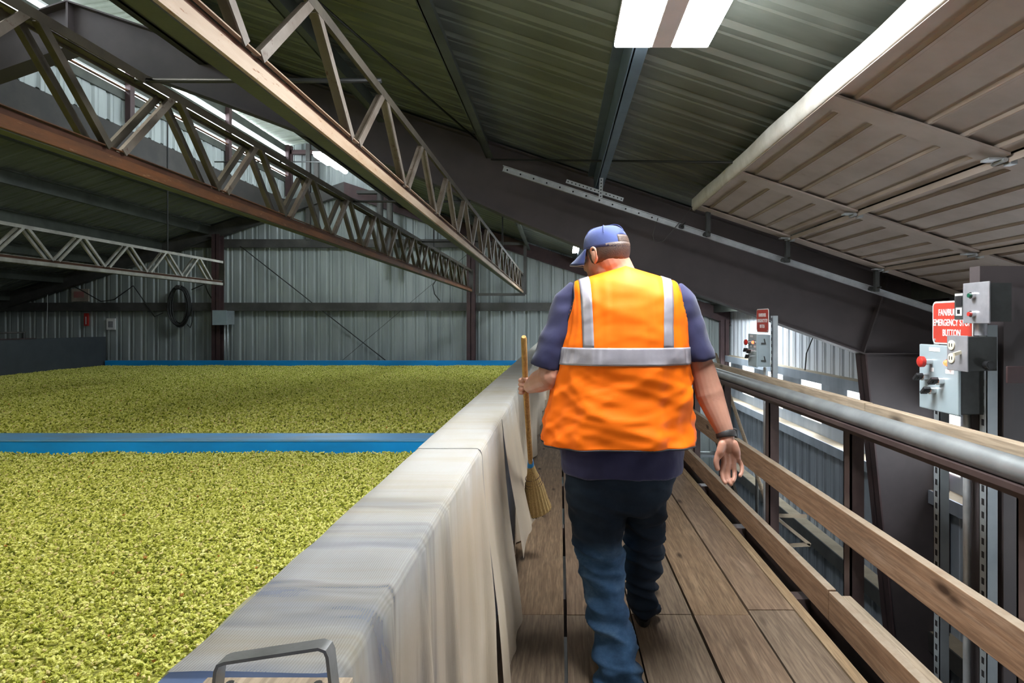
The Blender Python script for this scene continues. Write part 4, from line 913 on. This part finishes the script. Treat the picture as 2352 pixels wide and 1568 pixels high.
# denim: dark indigo, turning lighter and bluer low on the left leg
m, nt, bs = nodes('denim'); M['denim'] = m
v = coords(nt); sx = nt.nodes.new('ShaderNodeSeparateXYZ'); geo = nt.nodes.new('ShaderNodeNewGeometry'); L(nt, geo.outputs['Position'], sx.inputs[0])
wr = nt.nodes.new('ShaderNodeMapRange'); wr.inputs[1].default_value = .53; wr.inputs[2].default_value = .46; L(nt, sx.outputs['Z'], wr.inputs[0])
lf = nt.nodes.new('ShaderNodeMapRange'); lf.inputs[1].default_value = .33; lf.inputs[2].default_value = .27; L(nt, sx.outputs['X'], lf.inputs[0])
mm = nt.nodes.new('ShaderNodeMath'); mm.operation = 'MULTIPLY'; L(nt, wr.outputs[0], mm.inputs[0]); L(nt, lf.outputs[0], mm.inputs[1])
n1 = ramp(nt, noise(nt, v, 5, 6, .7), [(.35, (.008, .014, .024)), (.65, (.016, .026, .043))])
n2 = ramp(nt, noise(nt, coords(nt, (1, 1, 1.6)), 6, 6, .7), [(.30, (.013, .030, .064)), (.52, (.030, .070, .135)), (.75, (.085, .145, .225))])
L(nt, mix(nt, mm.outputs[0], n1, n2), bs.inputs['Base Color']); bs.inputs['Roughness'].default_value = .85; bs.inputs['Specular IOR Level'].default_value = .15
bump(nt, bs, noise(nt, coords(nt, (1, 1, 1)), 260, 2), .25, .0015)
def lofted(rows, n=28, power=2.3):
    """rows: (x_left_px, x_right_px, y_px, Y, depth_ratio or half-depth) -> closed loft, bottom to top"""
    vs = []; fs = []
    for (xl, xr, py, Y, d) in rows:
        a = at(xl, py, Y); b = at(xr, py, Y); c = (a + b) / 2; hw = (b.x - a.x) / 2
        hd = hw * d
        for k in range(n):
            t = 2 * math.pi * k / n; ct, st_ = math.cos(t), math.sin(t)
            vs.append((c.x + hw * math.copysign(abs(ct) ** (2 / power), ct), c.y + hd * math.copysign(abs(st_) ** (2 / power), st_), c.z))
    m_ = len(rows)
    for i in range(m_ - 1):
        for k in range(n): fs.append((i * n + k, i * n + (k + 1) % n, (i + 1) * n + (k + 1) % n, (i + 1) * n + k))
    fs.append(tuple(range(n))[::-1]); fs.append(tuple((m_ - 1) * n + k for k in range(n)))
    return vs, fs
PX = Yp / F
# key points
SHL, SHR = at(1318, 700, 2.52), at(1556, 700, 2.52)
ELL, HDL = at(1262, 866, 2.46), at(1213, 886, 2.70)
ELR, WRR = at(1612, 852, 2.50), at(1668, 1000, 2.44)
HC = at(1392, 588, 2.56)                                  # head centre
yaw = math.radians(46); pit = math.radians(-9)
RH = Matrix.Rotation(yaw, 3, 'Z') @ Matrix.Rotation(pit, 3, 'X')   # head looks along local +y
def hp(x, y, z): return HC + RH @ Vector((x, y, z))
# ---- body: one continuous surface
B = MB()
B.ball(hp(0, -.012, .028), (.077, .098, .092), 24, 16, RH)            # skull
B.ball(hp(0, .03, -.035), (.064, .072, .078), 20, 14, RH)             # face
B.ball(hp(0, .055, -.085), (.042, .042, .034), 16, 10, RH)            # jaw and chin
B.ball(hp(0, .0, -.07), (.062, .07, .055), 16, 10, RH)                # heavy under-jaw
B.limb([hp(0, .098, .0), hp(0, .113, -.028)], [.010, .015], 10)        # nose
B.ball(hp(0, .108, -.035), (.018, .012, .010), 12, 8, RH)
B.ball(hp(0, .098, -.066), (.024, .010, .007), 12, 8, RH); B.ball(hp(0, .096, -.079), (.021, .010, .008), 12, 8, RH)   # lips
for s in (-1, 1):
    B.ball(hp(s * .034, .082, -.028), (.020, .016, .016), 12, 8, RH)    # cheeks
    B.ball(hp(s * .032, .088, .012), (.022, .010, .007), 12, 8, RH)     # brow
    ER = RH @ Matrix.Rotation(s * math.radians(-22), 3, 'Z') 
    B.ball(hp(s * .079, -.004, -.010), (.007, .015, .027), 14, 12, ER)   # ear: concha, rim and lobe
    rim_ = [(.080, .010, .004), (.087, .006, .021), (.091, -.010, .026), (.093, -.022, .016), (.091, -.022, -.004), (.086, -.014, -.022), (.080, -.002, -.034)]
    B.limb([hp(s * a_, b_, c_) for a_, b_, c_ in rim_], [.0042, .0046, .005, .005, .0046, .0046, .0062], 10)
NB = at(1432, 640, 2.53)
B.limb([hp(0, -.03, -.03), HC.lerp(NB, .55) + Vector((.006, .0, -.01)), NB + Vector((0, 0, -.07))], [.066, .071, .092], 20)   # neck
B.limb([NB + Vector((.0, .01, -.04)), Vector((.272, 2.52, 1.30)), Vector((.272, 2.5, 1.05)), Vector((.275, 2.5, .92))], [.08, .145, .155, .15], 20)
for a, b in ((SHL, SHR),): B.limb([a + Vector((.03, 0, .0)), b + Vector((-.03, 0, .0))], [.066, .066], 16)
# arms
B.limb([SHL, SHL.lerp(ELL, .5) + Vector((-.012, 0, 0)), ELL], [.062, .060, .048], 16)
B.limb([ELL, ELL.lerp(HDL, .45) + Vector((0, 0, .0)), HDL + Vector((.012, -.02, .0))], [.050, .047, .030], 16)
B.limb([SHR, SHR.lerp(ELR, .55) + Vector((.012, 0, 0)), ELR], [.062, .058, .049], 16)
B.limb([ELR + Vector((0, 0, .02)), at(1630, 905, 2.49), at(1654, 965, 2.455), WRR], [.050, .057, .042, .0325], 18)
# legs inside the jeans
B.limb([Vector((.20, 2.5, .80)), at(1382, 1270, 2.48), at(1418, 1520, 2.36)], [.07, .045, .03], 12)
B.limb([Vector((.35, 2.5, .80)), at(1480, 1250, 2.65), at(1478, 1385, 2.82)], [.07, .045, .03], 12)
# right hand: palm towards the camera, fingers hanging and curled
def hpt(x, y, dy=0): return at(x, y, 2.425 + dy)
B.limb([WRR, hpt(1671, 1014), hpt(1673, 1030)], [.0315, .026, .019], 16)
for (x0, y0_, x1, y1_) in ((1660, 1018, 1663, 1058), (1668, 1018, 1674, 1061), (1677, 1018, 1685, 1060), (1684, 1018, 1695, 1053)):
    B.limb([hpt(x0, y0_, .004), hpt((x0 + x1) / 2, (y0_ + y1_) / 2, .004), hpt(x1, y1_, .002)], [.016, .0145, .0118], 12)      # palm
B.limb([hpt(1659, 1020, -.012), hpt(1655, 1036, -.016), hpt(1651, 1046, -.014)], [.0165, .0175, .0140], 14)         # ball of the thumb
B.limb([hpt(1686, 1018, -.010), hpt(1691, 1034, -.012), hpt(1694, 1046, -.006)], [.0150, .0160, .0120], 14)         # heel of the little-finger side
B.limb([hpt(1650, 1042, -.014), hpt(1645, 1060, -.018), hpt(1648, 1076, -.022)], [.0135, .0115, .0098], 12)       # thumb
fing = [((1663, 1060), (1659, 1082), (1661, 1098), (1666, 1108), .0100), ((1674, 1063), (1672, 1086), (1674, 1101), (1679, 1111), .0102),
        ((1685, 1062), (1687, 1081), (1687, 1095), (1684, 1104), .0097), ((1695, 1054), (1703, 1068), (1704, 1082), (1700, 1092), .0088)]
for i, (a, b, c_, d_, r_) in enumerate(fing):
    B.limb([hpt(*a, .0), hpt(*b, -.004), hpt(*c_, -.018), hpt(*d_, -.032)], [r_ * 1.1, r_, r_ * .93, r_ * .85], 10)
# left hand: closed round the broom handle
GR = at(1207, 886, 2.715)                                      # grip point on the handle
B.limb([HDL + Vector((.012, -.02, 0)), GR + Vector((.020, -.012, .0)), GR + Vector((.024, .006, 0))], [.030, .029, .026], 14)
for k in range(4):
    z = .027 - k * .018; r_ = (.0095, .0098, .0094, .0085)[k]
    B.limb([GR + Vector((.024, .020, z)), GR + Vector((.002, .027, z)), GR + Vector((-.020, .016, z - .002)), GR + Vector((-.024, -.006, z - .003)), GR + Vector((-.012, -.020, z - .004))], [r_ * 1.08, r_ * 1.02, r_, r_ * .95, r_ * .82], 10)
B.limb([GR + Vector((.022, -.014, .020)), GR + Vector((.010, -.026, .030)), GR + Vector((-.008, -.024, .038))], [.0125, .0112, .0092], 10)
remesh(B, 'body', M['skin'], man, .003, 2)
# face details
for s in (-1, 1):
    mb = MB(); mb.ball(hp(s * .031, .092, -.003), (.012, .008, .008), 12, 8, RH); e_ = mb.build('eye', M['white'], man, smooth=True)
    mb = MB(); mb.ball(hp(s * .031, .0985, -.004), (.005, .003, .005), 10, 6, RH); mb.build('iris', M['hair'], e_, smooth=True)
    mb = MB(); mb.limb([hp(s * .018, .099, .016), hp(s * .034, .097, .020), hp(s * .048, .088, .014)], [.003, .0035, .002], 8); mb.build('eyebrow', M['hair'], man, smooth=True)
# hair: short back and sides under the cap
mb = MB(); P = []
for i in range(25):
    a = math.radians(-205 + 230 * i / 24 - 2.5); row = []     # round the back of the head, ear to ear
    ca, sa = math.cos(a), math.sin(a)
    for j in range(9):
        z = .056 - j * .0113; q = math.sqrt(max(.05, 1 - ((z - .028) / .105) ** 2))
        row.append(hp(.0795 * q * ca * 1.0, -.012 + .1005 * q * sa, z))
    P.append(row)
HR = MB(); HR.grid([r[2:] for r in P])
P3 = []
for i in range(9):
    a = math.radians(-90 - 27 + 54 * i / 8); row = []
    for j in range(5):
        z = .064 - j * .009; q = math.sqrt(1 - ((z - .028) / .105) ** 2); row.append(hp(.0790 * q * math.cos(a), -.012 + .0995 * q * math.sin(a), z))
    P3.append(row)
HR.grid(P3); ho = HR.build('hair', M['hair'], man, smooth=True)
sol = ho.modifiers.new('thick', 'SOLIDIFY'); sol.thickness = .005; sol.offset = 0
# cap: crown, brim, button, back strap
mb = MB(); P = []
for i in range(49):
    a = 2 * math.pi * i / 48; row = []
    for j in range(13):
        ph = math.radians(90 * j / 12)          # 0 = rim, 90 = top
        zr = .030 + .096 * math.sin(ph); q = math.cos(ph) ** .55
        back = math.sin(a) < -.80 and j < 4
        row.append(hp(.0835 * q * math.cos(a), -.008 + .106 * q * math.sin(a), zr + .012 * math.sin(a) * (1 - j / 12) - .004))
    P.append(row)
nv = 13; fs = []
for i in range(48):
    for j in range(12):
        am = 2 * math.pi * (i + .5) / 48
        if math.sin(am) < -.92 and 1 <= j < 4: continue      # opening above the strap at the back
        fs.append((i * nv + j, (i + 1) * nv + j, (i + 1) * nv + j + 1, i * nv + j + 1))
mb.add([p for r in P for p in r], fs); co_ = mb.build('cap_crown', M['cap'], man, smooth=True); so = co_.modifiers.new('t', 'SOLIDIFY'); so.thickness = .003
for k in range(6):
    a = 2 * math.pi * k / 6 + math.pi / 6; mb = MB(); pts = []
    for j in range(4, 13):
        ph = math.radians(90 * j / 12); q = math.cos(ph) ** .55; pts.append(hp(.0850 * q * math.cos(a), -.008 + .1075 * q * math.sin(a), .036 + .088 * math.sin(ph)))
    mb.tube(pts, .0014, 5); mb.build('seam', M['cap'], co_)
mb = MB(); mb.ball(hp(0, -.008, .125), (.0075, .0075, .005), 10, 6, RH); mb.build('cap_button', M['tape'], man, smooth=True)
mb = MB(); P = []
for i in range(17):
    u = (i - 8) / 8; a = math.radians(90 + u * 62); x0, y0 = .0835 * math.cos(a), -.008 + .106 * math.sin(a)
    ext = .096 * math.cos(u * 1.25) ** .7 if abs(u) < 1 else .02
    row = [hp(x0 * (1 + .0 * t), y0 + ext * t, .034 - .034 * t - .022 * u * u * (.3 + t)) for t in np.linspace(-.08, 1, 8)]
    P.append(row)
mb.grid(P); br = mb.build('cap_brim', M['cap'], man, smooth=True); so = br.modifiers.new('t', 'SOLIDIFY'); so.thickness = .0045
mb = MB(); mb.tube([P[i][-1] for i in range(17)], .0028, 6); mb.build('brim_edge', M['tape'], br, smooth=True)
# fallback for the eyes' view of the ear canal
# ---- t-shirt
CX = .27
def vrow(z):   # torso half width, centre x, half depth by height (from the outline)
    tab = [(.70, .252, .256, .195), (.785, .254, .254, .198), (.90, .262, .250, .198), (.93, .268, .247, .195), (1.0, .262, .250, .190), (1.08, .255, .255, .185), (1.22, .248, .262, .175), (1.32, .243, .266, .165), (1.40, .236, .268, .155), (1.46, .228, .268, .145)]
    for a, b in zip(tab, tab[1:]):
        if z <= b[0]:
            t = max(0, (z - a[0]) / (b[0] - a[0])); return tuple(p + (q - p) * t for p, q in zip(a[1:], b[1:]))
    return tab[-1][1:]
Z0 = 1.38
def ztop(dx): return 1.612 - .30 * abs(dx) - (0.0 if abs(dx) < .2 else .5 * (abs(dx) - .2))
def wrinkle(theta, z):
    u = theta * .27; w_ = .0
    for (cu, cv, du, dv, amp, sd) in ((3.2, 7.5, 1.2, -1.0, .016, 1.7), (-4.5, 8.5, 1.4, 1.0, .010, 5.1), (5, 19, 3, -2, .005, 8.1), (-9, 24, 3, 4, .003, 2.6)):
        w_ += (.42 - abs(mnoise.noise(Vector((u * cu + z * cv, u * du * 1.5 + z * dv, sd)))) * 1.9) * amp
    k = max(.30, min(1, (1.28 - z) / .16))
    return w_ * k + (1 - k) * (.007 * mnoise.noise(Vector((u * 24, z * 1.5, 4.2))) + .003 * mnoise.noise(Vector((u * 50 + z * 3, z * 4, 9.2))))
def torso(theta, t, grow=0.0, hem=.785, flare=0.0, fold=0.0):
    """t in 0..1: hem to armpit, 1..2: dome over the shoulders"""
    ct, st_ = math.cos(theta), math.sin(theta); pw = 2 / 2.5
    cx = math.copysign(abs(ct) ** pw, ct); sy = math.copysign(abs(st_) ** pw, st_)
    if t <= 1:
        z = hem + (Z0 - hem) * t; hw, c, hd = vrow(z); lo = max(0, 1 - t)
        hw += grow + flare * lo ** 1.3; hd += grow + flare * .6 * lo; c += -.012 * lo * (1 if flare else 0)
        fo = fold * lo * (.5 * math.sin(theta * 9 + .7) + .35 * math.sin(theta * 17 + 2 + 2 * lo) + .2 * math.sin(theta * 5 + 6 * lo))
        r_ = Vector((c + (hw + fo) * cx, 2.505 + (hd + fo) * sy, z))
        if fold:
            n_ = wrinkle(theta, z)
            r_.x += n_ * cx; r_.y += n_ * sy
        return r_
    ph = (t - 1) * math.pi / 2; hw, c, hd = vrow(Z0); hw += grow; hd += grow
    x = c + hw * cx * (1 - .06 * (t - 1)); q = math.cos(ph) ** .75 if math.cos(ph) > 1e-6 else 0
    z = Z0 + (ztop(x - c) + grow * .6 - Z0) * math.sin(ph)
    y = 2.505 + hd * sy * q + .012 * (t - 1)
    if fold:
        n_ = wrinkle(theta, z)
        x += n_ * cx * q; y += n_ * sy * q
    return Vector((x, y, z))
TB = MB(); NT = 40; rows_t = list(np.linspace(0, 1, 10)) + list(np.linspace(1.08, 1.92, 9))
vs = []; fs = []
for t_ in rows_t:
    for k in range(NT): vs.append(torso(2 * math.pi * k / NT, t_, -.008, .785, .0))
for i in range(len(rows_t) - 1):
    for k in range(NT): fs.append((i * NT + k, i * NT + (k + 1) % NT, (i + 1) * NT + (k + 1) % NT, (i + 1) * NT + k))
fs.append(tuple(range(NT))[::-1]); fs.append(tuple((len(rows_t) - 1) * NT + k for k in range(NT)))
TB.add(vs, fs)
def sleeve(pts, rad, n=24):
    mb = MB(); mb.tube(pts, rad, n, True); TB.add(mb.v, mb.f)
eL = SHL.lerp(ELL, .80); eR = SHR.lerp(ELR, .78)
sleeve([SHL + Vector((.035, 0, .035)), SHL + Vector((-.008, 0, .0)), SHL.lerp(eL, .5) + Vector((-.014, 0, 0)), at(1254, 838, 2.47), at(1252, 846, 2.47)], [.075, .078, .074, .068, .066])
sleeve([SHR + Vector((-.035, 0, .035)), SHR + Vector((.006, 0, .0)), SHR.lerp(eR, .5) + Vector((.006, 0, 0)), at(1606, 820, 2.50), at(1607, 827, 2.50)], [.075, .078, .074, .067, .066])
def fold_tee(co, no):
    d = np.zeros(len(co))
    for i, (x, y, z) in enumerate(co):
        d[i] = mnoise.noise(Vector((x * 9 + z * 6, y * 9, z * 14 - x * 7))) * .008 + mnoise.noise(Vector((x * 22, y * 22, z * 26))) * .003
    return d
remesh(TB, 't_shirt', M['tee'], man, .0075, 5, fold_tee)
# ---- jeans
JB = MB()
JB.add(*lofted([(1340, 1500, 1178, 2.5, .62), (1312, 1524, 1150, 2.5, .66), (1300, 1538, 1115, 2.5, .66), (1294, 1550, 1080, 2.5, .66), (1297, 1552, 1040, 2.5, .64), (1304, 1550, 1010, 2.5, .60)], 36, 2.5))
JB.add(*lofted([(1366, 1474, 1588, 2.32, .95), (1370, 1470, 1540, 2.34, .9), (1366, 1465, 1500, 2.37, .9), (1357, 1452, 1450, 2.40, .92), (1348, 1441, 1400, 2.43, .95), (1340, 1433, 1350, 2.46, 1.0), (1330, 1432, 1300, 2.48, 1.0), (1321, 1434, 1250, 2.49, 1.05), (1314, 1437, 1200, 2.50, 1.08), (1304, 1440, 1150, 2.5, 1.12), (1298, 1445, 1110, 2.5, 1.15)], 28, 2.2))
JB.add(*lofted([(1446, 1513, 1402, 2.84, 1.05), (1444, 1514, 1385, 2.83, 1.05), (1440, 1508, 1350, 2.79, 1.0), (1434, 1520, 1300, 2.72, 1.0), (1434, 1523, 1250, 2.65, 1.05), (1434, 1526, 1200, 2.59, 1.1), (1434, 1532, 1160, 2.54, 1.15), (1430, 1543, 1115, 2.51, 1.15), (1430, 1550, 1085, 2.5, 1.15)], 28, 2.2))
def fold_jeans(co, no):
    d = np.zeros(len(co))
    for i, (x, y, z) in enumerate(co):
        kn = math.exp(-((z - .45) / .16) ** 2) * .6 + math.exp(-((z - .08) / .15) ** 2) * 1.1 + .45
        a = mnoise.noise(Vector((x * 5 + 1, y * 5, z * 15 + x * 5 + 3)))
        r_ = 1 - abs(a) * 2.2
        d[i] = kn * (.019 * (r_ - .45) + .009 * mnoise.noise(Vector((x * 12, y * 12, z * 30))))
    return d
remesh(JB, 'jeans', M['denim'], man, .0075, 14, fold_jeans)
# shoes
def shoe(heel, ang, lab):
    R2 = Matrix.Rotation(ang, 3, 'Z'); q = lambda x, y, z: heel + R2 @ Vector((x, y, z))
    mb = MB(); mb.limb([q(0, .03, .05), q(0, .10, .055), q(0, .20, .042), q(0, .255, .036)], [.045, .046, .042, .032], 16); mb.limb([q(0, .045, .06), q(0, .05, .12)], [.046, .048], 14)
    o = remesh(mb, 'shoe', M['boot'], man, .007, 3)
    mb = MB(); pts = [q(.043 * math.cos(a) * (1 if math.sin(a) < .3 else .95), .135 + .155 * math.sin(a), 0.0) for a in np.linspace(0, 2 * math.pi, 24, endpoint=False)]
    mb.poly(pts, (0, 0, .024)); s_ = mb.build('sole', M['black'], o); fix_normals(s_)
    return o
h1 = at(1478, 1432, 2.80); h1.z = .003; h1.y = 2.79
shoe(h1, math.radians(-4), '')
h2 = at(1422, 1580, 2.30); h2.z = .003; h2.y = 2.315
shoe(h2, math.radians(10), '')
# ---- safety vest
NV_ = 180; HEM = .908
def vpt(th, t, g=.012): return torso(th, t, g, HEM, .040, .014)
def armcut(t):  # half-angle (about the side) left open above the armpit
    return 0 if t <= .93 else math.radians(15 + 16 * min(1, (t - .93) / .5))
ts = list(np.linspace(0, 1, 60)) + list(np.linspace(1.03, 2.0, 32))
mb = MB(); vs = []
for t_ in ts:
    for k in range(NV_): vs.append(vpt(2 * math.pi * k / NV_, t_))
fs = []; edge = {}
for i in range(len(ts) - 1):
    tm = (ts[i] + ts[i + 1]) / 2
    for k in range(NV_):
        th = 2 * math.pi * (k + .5) / NV_; dside = min(abs(th), abs(th - math.pi), abs(th - 2 * math.pi))
        if dside < armcut(tm): continue
        if abs(th - math.pi / 2) < math.radians(2): continue         # open front, zip line
        fs.append((i * NV_ + k, i * NV_ + (k + 1) % NV_, (i + 1) * NV_ + (k + 1) % NV_, (i + 1) * NV_ + k))
mb.add(vs, fs); vo = mb.build('safety_vest', M['vest'], man, smooth=True)
so = vo.modifiers.new('t', 'SOLIDIFY'); so.thickness = .0025; so.offset = 1
def band(th0, th1, t0, t1, name, g=.0165, nth=60, nt_=9):
    mb = MB(); P = []
    for i in range(nth + 1):
        th = th0 + (th1 - th0) * i / nth
        P.append([vpt(th(t) if callable(th) else th, t, g) for t in np.linspace(t0, t1, nt_ + 1)])
    mb.grid(P); o = mb.build(name, M['tape'], vo, smooth=True); so = o.modifiers.new('t', 'SOLIDIFY'); so.thickness = .0012; so.offset = 1; return o
def zt(py): return (CAMZ - (py - 740) * 2.33 / F - HEM) / (Z0 - HEM)
b1 = band(math.radians(93), math.radians(447), zt(840), zt(799), 'reflective_band', nth=300)
# upright bands over the shoulders at the back (and front)
for xs_, xe_ in (((1349, 1335), (13, 13)), ((1536, 1527), (13, 13))): pass
def xband(xb, xt, hwid, name):
    mb = MB(); P = []
    for sgn in (-1, 1):
        for t_ in (np.linspace(zt(799), 2.0, 50) if sgn == -1 else np.linspace(2.0, zt(799), 50)):
            row = []
            f_ = min(1, max(0, (t_ - zt(799)) / (2 - zt(799)))); xc = xb + (xt - xb) * f_
            for e_ in (-1, -.5, 0, .5, 1):
                X = xc + e_ * hwid
                # solve theta for this X on the chosen side
                lo, hi = (math.pi, 2 * math.pi) if sgn == -1 else (0, math.pi)
                a_, b_2 = lo + .02, hi - .02
                inc = sgn == -1
                for _ in range(26):
                    mth = (a_ + b_2) / 2; xx = vpt(mth, t_, .0165).x
                    if (xx < X) == inc: a_ = mth
                    else: b_2 = mth
                p_ = vpt((a_ + b_2) / 2, t_, .0165); 
                row.append(p_ + Vector((0, 0, .002 if t_ > 1.9 else 0)))
            P.append(row)
    mb.grid(P); o = mb.build(name, M['tape'], vo, smooth=True); so = o.modifiers.new('t', 'SOLIDIFY'); so.thickness = .0012; so.offset = 0; return o
kx = 2.33 / F
xband((1352 - 1286) * kx, (1339 - 1286) * 2.5 / F, .021, 'reflective_strap'); xband((1537 - 1286) * kx, (1529 - 1286) * 2.5 / F, .0205, 'reflective_strap')
# dark piping at hem and armholes
mb = MB(); pts = [vpt(math.radians(93 + 354 * i / 120), 0.0, .0135) for i in range(121)]; mb.tube(pts, .0036, 6); mb.build('hem_piping', M['trim'], vo, smooth=True)
for side in (0, math.pi):
    mb = MB(); pts = []
    tt_ = np.linspace(.93, 1.97, 26)
    for t_ in tt_: pts.append(vpt(side + (-1 if side == 0 else 1) * (armcut(t_) + .02), t_, .0135))
    for t_ in tt_[::-1]: pts.append(vpt(side + (1 if side == 0 else -1) * (armcut(t_) + .02), t_, .0135))
    mb.tube(pts, .0034, 6); mb.build('armhole_piping', M['trim'], vo, smooth=True)
# ---- wristwatch on the right wrist
d_ = (at(1671, 1018, 2.43) - WRR).normalized(); wa = WRR - d_ * .004; 
mb = MB(); mb.tube([wa - d_ * .012, wa - d_ * .008, wa + d_ * .008, wa + d_ * .012], [.0350, .0372, .0372, .0350], 28, False); wo = mb.build('watch_strap', M['boot'], man, smooth=True)
so = wo.modifiers.new('t', 'SOLIDIFY'); so.thickness = .003; so.offset = 1
mb = MB(); wf = wa + Vector((.034, .012, .004)); mb.bar(wf, wf + Vector((.013, .004, 0)), .032, .036); mb.build('watch_case', M['black'], wo, bevel=.004)
# ---- broom
t = thing('broom', 'straw broom with an orange wooden handle carried in the man\'s left hand', 'broom', (-.1, 3.3, .3))
A0 = at(1203, 773, 2.60); A1 = at(1219, 1068, 3.30)
dirb = (A1 - A0).normalized(); gy = (GR - A0).dot(dirb); near = A0 + dirb * gy
sh = GR - near; A0 = A0 + sh * 0; 
hb = A1
mb = MB(); mb.tube([A0, A0 + dirb * .01, GR, hb], [.009, .0125, .0128, .0128], 14); mb.build('handle', M['broomstick'], t, smooth=50)
e0 = at(1236, 1172, 3.50)
mb = MB(); P = []; n = 40
cen = [hb, hb.lerp(e0, .15), hb.lerp(e0, .45), hb.lerp(e0, .75), hb.lerp(e0, 1.0)]; wid = [(.018, .018), (.026, .022), (.052, .032), (.064, .036), (.078, .040)]
ax = Vector((.95, .0, .31)).normalized(); ay = dirb.cross(ax).normalized()
for i in range(n):
    a = 2 * math.pi * i / n; j_ = 1 + .05 * (i % 2)
    P.append([c + ax * w_[0] * math.cos(a) * j_ + ay * w_[1] * math.sin(a) * j_ for c, w_ in zip(cen, wid)])
mb.grid(P, True); mb.add([P[i][-1] for i in range(n)], [tuple(range(n))]); bo = mb.build('bristle_head', M['straw'], t)
mb = MB(); r9 = random.Random(4)
for k in range(240):
    a = r9.uniform(0, 6.283); q = math.sqrt(r9.uniform(0, 1)); p = e0 + ax * .076 * math.cos(a) * q + ay * .039 * math.sin(a) * q
    p0 = hb.lerp(e0, .72) + (p - e0) * .84; mb.tube([p0, p + dirb * r9.uniform(0, .022)], .0018, 4)
bt = mb.build('bristle_tip', M['straw_tip'], t); tag(bt, 'dirty dark bristle tips', kind='stuff')
for f_ in (.2, .4, .5):
    i_ = .15 + f_ * .5; c = hb.lerp(e0, i_); w0 = .028 + .058 * max(0, i_ - .15); mb = MB(); mb.tube([c + ax * (w0 + .008) * math.cos(a) + ay * (w0 * .55 + .006) * math.sin(a) for a in np.linspace(0, 6.283, 33)], .0016, 5, False); mb.build('stitching', M['redox'], t)
mb = MB(); mb.tube([hb - dirb * .05, hb + dirb * .015], [.0145, .020], 14); mb.build('wire_binding', M['blue'], t, smooth=40)
